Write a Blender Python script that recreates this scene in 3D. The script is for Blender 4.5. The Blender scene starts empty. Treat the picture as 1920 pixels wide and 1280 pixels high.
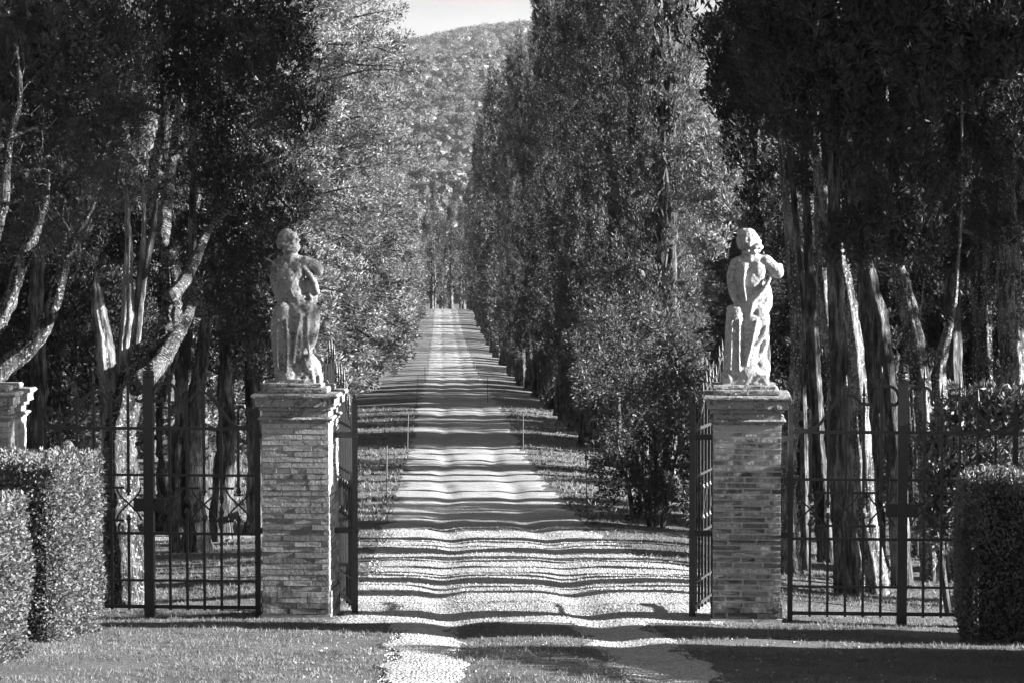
import bpy, math, random
import numpy as np
from mathutils import Vector, Matrix

# ------------------------------------------------------------------ camera, world, sun, exposure
S = bpy.context.scene
COL = S.collection
F = 5100.0                       # focal length in pixels of the 1920 wide photograph
CAM = np.array([-0.76, -26.0, 4.07])
YAW = math.radians(-1.505)       # turned right of the avenue
PITCH = math.radians(-3.03)
cam = bpy.data.cameras.new('camera'); camo = bpy.data.objects.new('camera', cam); COL.objects.link(camo)
cam.sensor_width = 36; cam.lens = F / 1920 * 36; cam.clip_start = 0.5; cam.clip_end = 9000
camo.location = CAM.tolist()
camo.rotation_euler = (math.radians(90) + PITCH, 0, YAW)
S.camera = camo
SUN_EL, SUN_AZ = math.radians(15.0), math.radians(-7.0)      # azimuth measured from +X
sd = Vector((math.cos(SUN_EL) * math.cos(SUN_AZ), math.cos(SUN_EL) * math.sin(SUN_AZ), math.sin(SUN_EL)))
sun = bpy.data.lights.new('sun', 'SUN'); sun.energy = 5.0; sun.angle = math.radians(0.5); sun.color = (1, 1, 1)
suno = bpy.data.objects.new('sun', sun); COL.objects.link(suno)
suno.rotation_euler = sd.to_track_quat('Z', 'Y').to_euler(); suno.location = (40, 0, 40)
W = bpy.data.worlds.new('World'); S.world = W; W.use_nodes = True
wn = W.node_tree; wn.nodes.clear()
sky = wn.nodes.new('ShaderNodeTexSky'); sky.sky_type = 'NISHITA'; sky.sun_disc = False
sky.sun_elevation = SUN_EL; sky.sun_rotation = math.radians(90) - SUN_AZ
bwn = wn.nodes.new('ShaderNodeRGBToBW'); bgn = wn.nodes.new('ShaderNodeBackground'); bgn.inputs[1].default_value = 0.05
# thin high cloud
tcw = wn.nodes.new('ShaderNodeTexCoord'); mpw = wn.nodes.new('ShaderNodeMapping'); mpw.inputs['Scale'].default_value = (3, 3, 9)
nzw = wn.nodes.new('ShaderNodeTexNoise'); nzw.inputs['Scale'].default_value = 2.2; nzw.inputs['Detail'].default_value = 7
rpw = wn.nodes.new('ShaderNodeMapRange'); rpw.inputs[1].default_value = 0.42; rpw.inputs[2].default_value = 0.68; rpw.inputs[3].default_value = 0.62; rpw.inputs[4].default_value = 0.85
mlw = wn.nodes.new('ShaderNodeMath'); mlw.operation = 'MULTIPLY'
outw = wn.nodes.new('ShaderNodeOutputWorld')
L = wn.links.new
L(tcw.outputs['Generated'], mpw.inputs[0]); L(mpw.outputs[0], nzw.inputs['Vector']); L(nzw.outputs['Fac'], rpw.inputs[0])
L(sky.outputs[0], bwn.inputs[0]); L(bwn.outputs[0], mlw.inputs[0]); L(rpw.outputs[0], mlw.inputs[1])
L(mlw.outputs[0], bgn.inputs[0]); L(bgn.outputs[0], outw.inputs[0])
vs = S.view_settings; vs.view_transform = 'Standard'; vs.look = 'None'; vs.gamma = 1; vs.use_curve_mapping = False
vs.exposure = 2.4
cy = S.cycles
cy.max_bounces = 6; cy.diffuse_bounces = 1; cy.glossy_bounces = 2; cy.transmission_bounces = 3; cy.transparent_max_bounces = 8; cy.volume_bounces = 0

# ------------------------------------------------------------------ helpers
cr = camo.rotation_euler.to_matrix()
CR = np.array(cr)
def ray(px, py):
    v = CR @ np.array([(px - 960) / F, -(py - 640) / F, -1.0]); return v
def P(px, py, d):
    """the point in the plane d metres beyond the camera (along the avenue) that the photograph shows at px, py"""
    v = ray(px, py); return CAM + v * (d / v[1])
def smooth(a, b, x):
    t = np.clip((x - a) / (b - a), 0, 1); return t * t * (3 - 2 * t)
PD = np.array([-30, -8, 0, 10, 19, 26, 35, 45, 57, 70, 83, 111, 150, 195, 300, 395, 425, 480, 600, 800, 1200, 6000.])
PH = np.array([-0.8, -1.2, -1.65, -2.5, -3.35, -4.07, -4.75, -5.5, -6.3, -7.05, -7.7, -8.55, -10.4, -12.4, -15.0, -16.4, -17.4, -21, -28, -30, -30, -30.]) + 4.07
def wob(x, y, s, k=0.):
    return (np.sin(x * s + 1.3 + k) * np.sin(y * s * .8 + 2.1 * k + .4) + .5 * np.sin(x * s * 2.1 - y * s * 1.7 + k * 3.) + .3 * np.sin(x * s * 3.9 + y * s * 4.3 + k)) / 1.8
def prof(y):
    d = np.asarray(y, float) + 26
    r = np.zeros_like(d)
    for o, w in ((-3, .15), (-1.5, .2), (0, .3), (1.5, .2), (3, .15)): r = r + w * np.interp(d + o, PD, PH)
    return r
def H(x, y):
    x = np.asarray(x, float); y = np.asarray(y, float)
    z = prof(y)
    beyond = smooth(-1, 3, y)
    z = z - beyond * (.24 * smooth(1.6, 5.2, x) + .12 * smooth(1.6, 5.2, -x))
    z = z - .10 * smooth(0, 6, x) * (1 - beyond)
    dep = .036 * (1 + .6 * wob(x * 0, y, .5))
    z = z - dep * (np.exp(-((x + .68 + .1 * np.sin(y * .35)) / .2) ** 2) + np.exp(-((x - .78 + .1 * np.sin(y * .28 + 1)) / .22) ** 2))
    z = z + .022 * wob(x, y, .9) + .012 * wob(x, y, 3.1, 2.)
    z = z + .02 * wob(x * .3, y, .45, 1.) 
    far = smooth(30, 200, np.abs(x)); z = z + far * 1.5 * wob(x, y, .02)
    return z

def mesh_np(name, V, polys, mat=None, smooth_=False):
    """V (n,3) and polys: an (m,k) integer array, or a list of such arrays"""
    me = bpy.data.meshes.new(name)
    if not isinstance(polys, (list, tuple)): polys = [polys]
    polys = [np.asarray(p, np.int32) for p in polys if len(p)]
    V = np.asarray(V, np.float32)
    loops = np.concatenate([p.ravel() for p in polys]); cnt = np.concatenate([np.full(len(p), p.shape[1], np.int32) for p in polys])
    st = np.concatenate([[0], np.cumsum(cnt)[:-1]]).astype(np.int32)
    me.vertices.add(len(V)); me.vertices.foreach_set('co', V.ravel())
    me.loops.add(len(loops)); me.loops.foreach_set('vertex_index', loops)
    me.polygons.add(len(cnt)); me.polygons.foreach_set('loop_start', st)
    me.polygons.foreach_set('use_smooth', np.full(len(cnt), smooth_, bool))
    me.update(calc_edges=True)
    if mat: me.materials.append(mat)
    return me
def link(name, data, parent=None, loc=None, rz=0., scale=None):
    o = bpy.data.objects.new(name, data); COL.objects.link(o)
    if parent is not None: o.parent = parent
    if loc is not None: o.location = [float(c) for c in loc]
    if rz: o.rotation_euler = (0, 0, rz)
    if scale is not None: o.scale = scale
    return o
def tag(o, label=None, cat=None, group=None, kind=None):
    if label: o['label'] = label
    if cat: o['category'] = cat
    if group: o['group'] = group
    if kind: o['kind'] = kind
    return o
class MB:
    def __init__(s): s.V = []; s.q = []; s.t = []; s.n = 0
    def add(s, V, q=None, t=None):
        s.V.append(np.asarray(V, float).reshape(-1, 3))
        if q is not None and len(q): s.q.append(np.asarray(q) + s.n)
        if t is not None and len(t): s.t.append(np.asarray(t) + s.n)
        s.n += len(s.V[-1])
    def box(s, a, b, bev=0.):
        x0, y0, z0 = a; x1, y1, z1 = b
        V = [(x0, y0, z0), (x1, y0, z0), (x1, y1, z0), (x0, y1, z0), (x0, y0, z1), (x1, y0, z1), (x1, y1, z1), (x0, y1, z1)]
        s.add(V, q=[(0, 3, 2, 1), (4, 5, 6, 7), (0, 1, 5, 4), (1, 2, 6, 5), (2, 3, 7, 6), (3, 0, 4, 7)])
    def tube(s, pts, rad, n=8, cap=True, flat=None, lobes=None):
        """rad scalar or list; flat=(w,t): rectangular strap section lying in the xz plane, thickness along y"""
        pts = np.asarray(pts, float); m = len(pts)
        rad = np.full(m, rad, float) if np.isscalar(rad) else np.asarray(rad, float)
        T = np.gradient(pts, axis=0); T /= np.linalg.norm(T, axis=1)[:, None] + 1e-9
        ref = np.array([0, 1., 0]) if abs(T[:, 1]).max() < .8 else np.array([1., 0, 0])
        A = np.cross(T, ref); A /= np.linalg.norm(A, axis=1)[:, None] + 1e-9
        B = np.cross(T, A)
        th = np.arange(n) / n * 2 * math.pi
        R = np.repeat(rad[:, None], n, 1)
        if lobes is not None: R = R * lobes(th[None, :], np.arange(m)[:, None])
        if flat: 
            c = np.array([(-1, -1), (1, -1), (1, 1), (-1, 1)]); n = 4
            V = pts[:, None] + A[:, None] * (c[None, :, 0, None] * flat[0] / 2 * (rad / rad.max())[:, None, None]) + B[:, None] * (c[None, :, 1, None] * flat[1] / 2)
        else:
            V = pts[:, None] + A[:, None] * (np.cos(th)[None, :, None] * R[..., None]) + B[:, None] * (np.sin(th)[None, :, None] * R[..., None])
        i = np.arange(m - 1)[:, None] * n; j = np.arange(n)[None, :]; k = (j + 1) % n
        q = np.stack([i + j, i + k, i + n + k, i + n + j], -1).reshape(-1, 4)
        base = s.n
        s.add(V.reshape(-1, 3), q=q)
        if cap:
            for r0, c0, fl in ((0, pts[0], 0), ((m - 1) * n, pts[-1], 1)):
                s.V.append(np.array([c0])); ci = s.n; s.n += 1
                t = [(ci, base + r0 + jj, base + r0 + (jj + 1) % n) if fl else (ci, base + r0 + (jj + 1) % n, base + r0 + jj) for jj in range(n)]
                s.t.append(np.array(t))
    def lathe(s, prof_, n=10, c=(0, 0, 0)):
        """prof_: (r, z) pairs"""
        pr = np.asarray(prof_, float); m = len(pr); th = np.arange(n) / n * 2 * math.pi
        V = np.stack([pr[:, 0, None] * np.cos(th), pr[:, 0, None] * np.sin(th), np.repeat(pr[:, 1, None], n, 1)], -1) + np.array(c)
        i = np.arange(m - 1)[:, None] * n; j = np.arange(n)[None, :]; k = (j + 1) % n
        s.add(V.reshape(-1, 3), q=np.stack([i + j, i + k, i + n + k, i + n + j], -1).reshape(-1, 4))
    def mesh(s, name, mat, sm=False):
        pl = []
        if s.q: pl.append(np.concatenate(s.q))
        if s.t: pl.append(np.concatenate(s.t))
        return mesh_np(name, np.concatenate(s.V), pl, mat, sm)
    def obj(s, name, mat, parent=None, sm=False, loc=None): return link(name, s.mesh(name, mat, sm), parent, loc)
def spline(pts, n=6):
    """Catmull-Rom through rows of any width"""
    p = np.asarray(pts, float); p = np.vstack([2 * p[0] - p[1], p, 2 * p[-1] - p[-2]]); out = []
    for i in range(1, len(p) - 2):
        for k in range(n):
            t = k / n
            out.append(.5 * (2 * p[i] + (p[i + 1] - p[i - 1]) * t + (2 * p[i - 1] - 5 * p[i] + 4 * p[i + 1] - p[i + 2]) * t * t + (-p[i - 1] + 3 * p[i] - 3 * p[i + 1] + p[i + 2]) * t ** 3))
    out.append(p[-2]); return np.array(out)
def norm(v): return v / (np.linalg.norm(v, axis=-1, keepdims=True) + 1e-9)

# ------------------------------------------------------------------ materials (the place is black and white)
class NT:
    def __init__(s, name):
        s.m = bpy.data.materials.new(name); s.m.use_nodes = True; s.t = s.m.node_tree; s.t.nodes.clear()
        s.out = s.n('ShaderNodeOutputMaterial'); s.b = s.n('ShaderNodeBsdfPrincipled'); s.l(s.b.outputs[0], s.out.inputs[0])
        s.b.inputs['Roughness'].default_value = .85; s.b.inputs['Specular IOR Level'].default_value = .25
    def n(s, t): return s.t.nodes.new(t)
    def l(s, a, b): s.t.links.new(a, b)
    def coord(s, scale=(1, 1, 1), world=True):
        m = s.n('ShaderNodeMapping'); m.inputs['Scale'].default_value = scale
        if world: g = s.n('ShaderNodeNewGeometry'); s.l(g.outputs['Position'], m.inputs[0])
        else: g = s.n('ShaderNodeTexCoord'); s.l(g.outputs['Object'], m.inputs[0])
        return m.outputs[0]
    def noise(s, co, sc, det=4, rough=.55):
        n = s.n('ShaderNodeTexNoise'); n.inputs['Scale'].default_value = sc; n.inputs['Detail'].default_value = det; n.inputs['Roughness'].default_value = rough
        s.l(co, n.inputs['Vector']); return n.outputs['Fac']
    def voro(s, co, sc, feat='F1'):
        n = s.n('ShaderNodeTexVoronoi'); n.feature = feat; n.inputs['Scale'].default_value = sc; s.l(co, n.inputs['Vector']); return n
    def rng(s, f, a, b, c, d):
        n = s.n('ShaderNodeMapRange'); s.l(f, n.inputs[0])
        for i, v in enumerate((a, b, c, d)): n.inputs[i + 1].default_value = v
        return n.outputs[0]
    def mth(s, op, a, b=None):
        n = s.n('ShaderNodeMath'); n.operation = op
        for i, v in enumerate((a, b)):
            if v is None: continue
            if hasattr(v, 'links'): s.l(v, n.inputs[i])
            else: n.inputs[i].default_value = v
        return n.outputs[0]
    def mix(s, f, a, b):
        n = s.n('ShaderNodeMix'); n.data_type = 'FLOAT'
        for i, v in ((0, f), (2, a), (3, b)):
            if hasattr(v, 'links'): s.l(v, n.inputs[i])
            else: n.inputs[i].default_value = v
        return n.outputs[0]
    def bump(s, h, st, dist):
        n = s.n('ShaderNodeBump'); n.inputs['Strength'].default_value = st; n.inputs['Distance'].default_value = dist
        s.l(h, n.inputs['Height']); s.l(n.outputs[0], s.b.inputs['Normal'])
    def col(s, f): s.l(f, s.b.inputs['Base Color'])

def foliage_mat(name, a, b, trans=.25, sc=1.3, gloss=.3):
    t = NT(name); co = t.coord()
    f = t.noise(co, sc, 3); g = t.noise(co, sc * 14, 2)
    v = t.mth('MULTIPLY', t.rng(f, .32, .68, a, b), t.rng(g, .3, .7, .65, 1.35))
    t.col(v); t.b.inputs['Roughness'].default_value = .5; t.b.inputs['Specular IOR Level'].default_value = gloss
    tr = t.n('ShaderNodeBsdfTranslucent'); t.l(v, tr.inputs[0])
    mx = t.n('ShaderNodeMixShader'); mx.inputs[0].default_value = trans
    t.l(t.b.outputs[0], mx.inputs[1]); t.l(tr.outputs[0], mx.inputs[2]); t.l(mx.outputs[0], t.out.inputs[0])
    return t.m
M = {}
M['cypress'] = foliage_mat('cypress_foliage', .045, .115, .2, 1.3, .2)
M['cypress_shaded'] = foliage_mat('shaded_cypress_foliage', .03, .062, .14, 1.3, .12)  # darker copy of the cypress foliage, shade of the near crowns put into its colour
M['cedar'] = foliage_mat('grey_conifer_foliage', .12, .25, .25, 1.0)
M['shrub'] = foliage_mat('shrub_foliage', .05, .11, .25, 2.)
M['laurel'] = foliage_mat('laurel_leaf', .08, .14, .15, 2., .3)
M['hedge'] = foliage_mat('box_hedge_leaf', .08, .20, .2, 6., .2)
M['grass'] = foliage_mat('grass_blade', .09, .20, .25, 1.5)
M['wood'] = foliage_mat('far_wood_foliage', .075, .14, .2, .02)
def bark(name, a, b, spots=.0):
    t = NT(name); co = t.coord((1, 1, .15)); co2 = t.coord()
    f = t.noise(co, 34, 6, .7); g = t.noise(co2, 2.2, 4, .6); sp = t.noise(co2, 30, 3); f2 = t.noise(co, 12, 3)
    v = t.mth('MULTIPLY', t.rng(f, .40, .62, a, b), t.rng(g, .35, .65, .45, 1.3))
    v = t.mth('MULTIPLY', v, t.rng(f2, .42, .56, .35, 1.1))
    if spots: v = t.mix(t.rng(sp, .57, .62, 0, 1), v, spots)
    t.col(v); t.b.inputs['Roughness'].default_value = .95
    t.bump(t.mth('ADD', t.mth('ADD', f, f2), t.mth('MULTIPLY', sp, .25)), 1., .09); return t.m
M['bark'] = bark('cypress_bark', .06, .24)
M['bark_lichen'] = bark('lichen_spotted_bark', .05, .17, .36)
M['bark_pale'] = bark('pale_stripped_bark', .18, .42)
M['bark_sunlit'] = bark('sunlit_bark', .09, .32, .42)  # paler bark with the sunlight on the grove trunks put into its colour
def stone(name, base=.32, dark=.06, amt=.85, spots=.62):
    t = NT(name); co = t.coord()
    f = t.noise(co, 7, 6, .65); g = t.noise(co, 38, 5, .6); w = t.voro(co, 15)
    v = t.mth('MULTIPLY', t.rng(f, .3, .7, base * .75, base * 1.15), t.rng(g, .3, .7, .7, 1.2))
    dk = t.rng(t.mth('ADD', t.mth('MULTIPLY', f, .5), t.mth('MULTIPLY', g, .55)), .50, .60 , 0, amt)
    v = t.mix(dk, v, dark)
    n2 = t.noise(co, 90, 2)
    sm = t.rng(t.mth('ADD', w.outputs['Distance'], t.mth('MULTIPLY', n2, .16)), .22, .27, 1, 0)
    pick = t.n('ShaderNodeSeparateColor'); t.l(w.outputs['Color'], pick.inputs[0])
    sm = t.mth('MULTIPLY', sm, t.rng(pick.outputs[0], .6, .66, 0, 1))
    v = t.mix(sm, v, spots)
    t.col(v); t.b.inputs['Roughness'].default_value = .92
    t.bump(t.mth('ADD', g, t.mth('MULTIPLY', n2, .5)), .6, .02); return t.m
M['stone'] = stone('weathered_stone'); M['statue'] = stone('lichened_statue_stone', .30, .045, .8, .6)
M['statue_pale'] = stone('pale_statue_stone', .42, .07, .65, .65)
def brick(name, lo, hi, lime, z0, z1):
    t = NT(name); oi = t.n('ShaderNodeObjectInfo'); co = t.coord()
    g = t.noise(co, 30, 5, .65); f = t.noise(co, 5, 4)
    v = t.mth('MULTIPLY', t.rng(oi.outputs['Random'], 0, 1, lo, hi), t.rng(g, .3, .7, .65, 1.3))
    sep = t.n('ShaderNodeSeparateXYZ'); t.l(co, sep.inputs[0])
    hz = t.mth('ADD', t.mth('MULTIPLY', f, 1.6), t.rng(sep.outputs[2], z0, z1, 0, .55))
    v = t.mix(t.rng(hz, .95, 1.2, 0, .85), v, lime)
    st = t.rng(t.noise(co, 55, 3), .62, .68, 0, 1); v = t.mix(st, v, .07)
    gr = t.mth('ADD', t.mth('MULTIPLY', t.noise(co, 9, 4), 1.2), t.rng(sep.outputs[2], 0, .5, .35, 0)); v = t.mix(t.rng(gr, .72, .95, 0, .75), v, .05)
    t.col(v); t.b.inputs['Roughness'].default_value = .93; t.bump(g, .7, .012); return t.m
M['brick_a'] = brick('weathered_brick', .13, .38, .40, .8, 2.4)
M['brick_b'] = brick('dark_brick', .05, .17, .40, 1.1, 2.1)
def simple(name, v, var=.25, sc=20, rough=.85, bump=.4, spec=.3, metal=0):
    t = NT(name); co = t.coord(); f = t.noise(co, sc, 5, .6)
    t.col(t.rng(f, .3, .7, v * (1 - var), v * (1 + var))); t.b.inputs['Roughness'].default_value = rough
    t.b.inputs['Specular IOR Level'].default_value = spec; t.b.inputs['Metallic'].default_value = metal
    if bump: t.bump(f, bump, .01)
    return t.m
M['mortar_a'] = simple('lime_mortar', .25, .35, 18); M['mortar_b'] = simple('pale_lime_mortar', .46, .3, 18)
M['iron'] = simple('painted_iron', .028, .3, 30, .45, .3, .5)
M['stake'] = simple('stake_wood', .12, .3, 30); M['white'] = simple('white_paint', .75, .1, 10)
M['sign'] = simple('dark_sign_back', .04, .2, 10)
M['pebble'] = simple('pebble_stone', .34, .4, 12, .9, 0)
def ground_mat():
    t = NT('grassy_ground'); co = t.coord()
    f = t.noise(co, .7, 4); g = t.noise(co, 26, 5, .7); h = t.noise(co, 110, 3, .7)
    v = t.mth('MULTIPLY', t.rng(f, .3, .7, .13, .23), t.rng(g, .3, .7, .45, 1.5))
    v = t.mth('MULTIPLY', v, t.rng(h, .3, .7, .6, 1.4))
    v = t.mix(t.rng(t.noise(co, 3.5, 5, .7), .60, .70, 0, .55), v, .3)
    t.col(v); t.bump(t.mth('ADD', g, h), 1., .05); return t.m
def gravel_mat():
    t = NT('pale_gravel'); co = t.coord()
    f = t.noise(co, 1.1, 4, .6); vo = t.voro(co, 38); g = t.noise(co, 60, 4, .7)
    pick = t.n('ShaderNodeSeparateColor'); t.l(vo.outputs['Color'], pick.inputs[0])
    v = t.mth('MULTIPLY', t.rng(f, .3, .7, .33, .46), t.rng(pick.outputs[0], 0, 1, .6, 1.35))
    v = t.mth('MULTIPLY', v, t.rng(g, .3, .7, .75, 1.2))
    v = t.mix(t.rng(t.noise(co, 2.3, 6, .7), .60, .68, 0, .6), v, .12)
    t.col(v); t.bump(t.mth('SUBTRACT', t.mth('MULTIPLY', g, .3), vo.outputs['Distance']), .9, .03); return t.m
M['ground'] = ground_mat(); M['gravel'] = gravel_mat()
M['soil'] = simple('hill_soil', .12, .3, .02, .95, 0)

# ------------------------------------------------------------------ ground, road, tracks
def grid_mesh(name, xs, ys, fz, mat):
    X, Y = np.meshgrid(xs, ys); Z = fz(X, Y); V = np.stack([X, Y, Z], -1).reshape(-1, 3)
    nx, ny = len(xs), len(ys); i = (np.arange(ny - 1)[:, None] * nx + np.arange(nx - 1)[None, :])
    q = np.stack([i, i + 1, i + nx + 1, i + nx], -1).reshape(-1, 4)
    return mesh_np(name, V, q, mat, True)
ysn = np.concatenate([[-60, -40, -32], np.arange(-26, -9, .5), np.arange(-9, 14, .11), np.arange(14, 60, .35), np.arange(60, 180, 1.2), np.arange(180, 400, 3), np.arange(400, 640, 12)])
xsn = np.concatenate([[-600, -350, -200, -120, -80, -55, -40, -30, -22, -16, -12], np.arange(-9, 9.1, .16), [9.4, 12, 16, 22, 30, 40, 55, 80, 120, 200, 350, 600]])
g = link('ground', grid_mesh('ground', xsn, ysn, H, M['ground'])); tag(g, kind='structure')
def strip(name, x0f, x1f, ys, mat, n=26, lift=.005):
    ys = np.asarray(ys); V = []
    for k in range(n + 1):
        t = k / n; x = x0f(ys) * (1 - t) + x1f(ys) * t
        dz = lift - (.03 if k in (0, n) else 0.)
        V.append(np.stack([x, ys, H(x, ys) + dz], -1))
    V = np.stack(V, 1); ny = len(ys); i = (np.arange(ny - 1)[:, None] * (n + 1) + np.arange(n)[None, :])
    return mesh_np(name, V.reshape(-1, 3), np.stack([i, i + 1, i + n + 2, i + n + 1], -1).reshape(-1, 4), mat, True)
ry = np.concatenate([np.arange(-.6, 14, .11), np.arange(14, 60, .35), np.arange(60, 180, 1.2), np.arange(180, 405, 3)])
tag(link('gravel_road', strip('gravel_road', lambda y: -1.75 + .12 * np.sin(y * .9) + .08 * np.sin(y * 2.7) - .3 * np.exp(-((y - 3) / 3.) ** 2),
    lambda y: 1.75 + .12 * np.sin(y * .8 + 2) + .08 * np.sin(y * 3.1) + 1.1 * np.exp(-((y - 6) / 5.) ** 2), ry, M['gravel'], 34, .006)), kind='structure')
ty = np.concatenate([np.arange(-30, -12, .4), np.arange(-12, -.5, .11)])
for nm, xc, w in (('gravel_track', -.9, .30), ('gravel_track', .84, .36)):
    tag(link(nm, strip(nm, lambda y: xc - w + .08 * np.sin(y * 2.2) - .05 * np.sin(y * 5 + 1), lambda y: xc + w + .08 * np.sin(y * 1.9 + 1) + .04 * np.sin(y * 6), ty, M['gravel'], 12, .008)), kind='structure')
# side path crossing behind the left gate
yy = np.linspace(-14, -2.6, 60)
V = []
for k in range(7):
    y = 18.6 + (k - 3) * .38 + 0 * yy; z = H(yy, y) + .012 - (.03 if k in (0, 6) else 0); V.append(np.stack([yy, y, z], -1))
V = np.stack(V, 0); i = (np.arange(6)[:, None] * 60 + np.arange(59)[None, :])
tag(link('side_path', mesh_np('side_path', V.reshape(-1, 3), np.stack([i, i + 1, i + 61, i + 60], -1).reshape(-1, 4), M['gravel'], True)), kind='structure')

mh = bpy.data.materials.new('haze'); mh.use_nodes = True; mh.node_tree.nodes.clear()
vo = mh.node_tree.nodes.new('ShaderNodeVolumePrincipled'); oo = mh.node_tree.nodes.new('ShaderNodeOutputMaterial'); vo.inputs['Color'].default_value = (.9, .9, .9, 1); vo.inputs['Density'].default_value = .00004
mh.node_tree.links.new(vo.outputs[0], oo.inputs['Volume'])
mbz = MB(); mbz.box((-1540, -75, -45), (1540, 3450, 230)); tag(mbz.obj('haze', mh), kind='stuff')

# ------------------------------------------------------------------ the far hills and their wood
rngh = np.random.default_rng(5)
def hillA(x, y):    # far ridge
    r = 150 + .085 * (x + 60) + 8 * np.sin(x * .006 + 1) + 5 * np.sin(x * .017)
    e = smooth(1500, 2750, y) * (1 - .5 * smooth(3000, 4200, y)); return -26 + (r + 26) * e
def hillB(x, y):
    r = 80 + .05 * (x + 80) + 7 * np.sin(x * .011 + 2.) + 4 * np.sin(x * .03)
    e = .25 * smooth(520, 900, y) + .75 * smooth(700, 1750, y); return -26 + (r + 26) * e * (1 - .25 * smooth(1800, 2100, y))
def hh(x, y): return np.maximum(hillA(x, y), hillB(x, y)) + 4 * wob(x, y, .012) * smooth(600, 900, y)
tag(link('hill', grid_mesh('hill', np.linspace(-1500, 1500, 90), np.concatenate([np.linspace(560, 1000, 20), np.linspace(1030, 3400, 70)]), lambda x, y: hh(x, y) - 3, M['soil'])), kind='structure')
def ico(sub):
    import bmesh
    bm = bmesh.new(); bmesh.ops.create_icosphere(bm, subdivisions=sub, radius=1)
    v = np.array([p.co for p in bm.verts]); f = np.array([[q.index for q in p.verts] for p in bm.faces]); bm.free(); return v, f
iv, iff = ico(1)
def blobs(name, C, R, mat, seed, var=.28):
    r = np.random.default_rng(seed); n = len(C); K = 6
    base = []
    for k in range(K):
        d = 1 + var * r.standard_normal(len(iv)); b = iv * d[:, None]; b[:, 2] *= .85; base.append(b)
    base = np.array(base); k = r.integers(0, K, n); a = r.uniform(0, 6.28, n)
    B = base[k]; c, s_ = np.cos(a)[:, None], np.sin(a)[:, None]
    V = np.stack([B[..., 0] * c - B[..., 1] * s_, B[..., 0] * s_ + B[..., 1] * c, B[..., 2]], -1) * R[:, None, None] + C[:, None]
    Fc = iff[None] + (np.arange(n) * len(iv))[:, None, None]
    return mesh_np(name, V.reshape(-1, 3), Fc.reshape(-1, 3), mat, False)
def wood_pts(n, ymin, ymax, seed):
    r = np.random.default_rng(seed); y = r.uniform(ymin, ymax, n); x = .004 * y + r.uniform(-.036, .036, n) * y * 1.0
    return x, y
C = []; R = []
for n, a, b, r0, r1 in ((520, 640, 1100, 2.6, 4.2), (1000, 1100, 1800, 3.0, 5.0), (1500, 1800, 2900, 4.5, 7.0)):
    x, y = wood_pts(n, a, b, n); z = hh(x, y); C.append(np.stack([x, y, z], -1)); R.append(rngh.uniform(r0, r1, n))
C = np.concatenate(C); R = np.concatenate(R)
WOOD = (C, R)

# ------------------------------------------------------------------ leaves
def rhombi(p, d, L_, W_, rng):
    """p base points, d directions, a narrow rhombus each"""
    s = norm(np.cross(d, rng.standard_normal(p.shape))) * (W_[:, None] / 2)
    m = p + d * (L_[:, None] * .45)
    V = np.stack([p, m + s, p + d * L_[:, None], m - s], 1)
    q = np.arange(len(p) * 4).reshape(-1, 4); return V.reshape(-1, 3), q
def clusters(C, A, Lc, Rc, per, lL, lW, rng, spread=.7):
    """flame shaped tufts: centre C, axis A (n,3), length Lc, radius Rc"""
    n = len(C); A = norm(A); t = rng.random((n, per)) ** .8
    U = norm(np.cross(A, rng.standard_normal((n, 3)))); Wv = np.cross(A, U)
    th = rng.uniform(0, 6.283, (n, per)); rr = Rc[:, None] * np.sin(math.pi * (.12 + .8 * t)) * (rng.random((n, per)) ** .5)
    perp = U[:, None] * np.cos(th)[..., None] + Wv[:, None] * np.sin(th)[..., None]
    p = C[:, None] + A[:, None] * ((t - .4) * Lc[:, None])[..., None] + perp * rr[..., None]
    d = norm(A[:, None] + perp * spread + rng.standard_normal((n, per, 3)) * .45)
    k = n * per
    return rhombi(p.reshape(-1, 3), d.reshape(-1, 3), rng.uniform(.7, 1.3, k) * lL, rng.uniform(.7, 1.3, k) * lW, rng)
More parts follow.
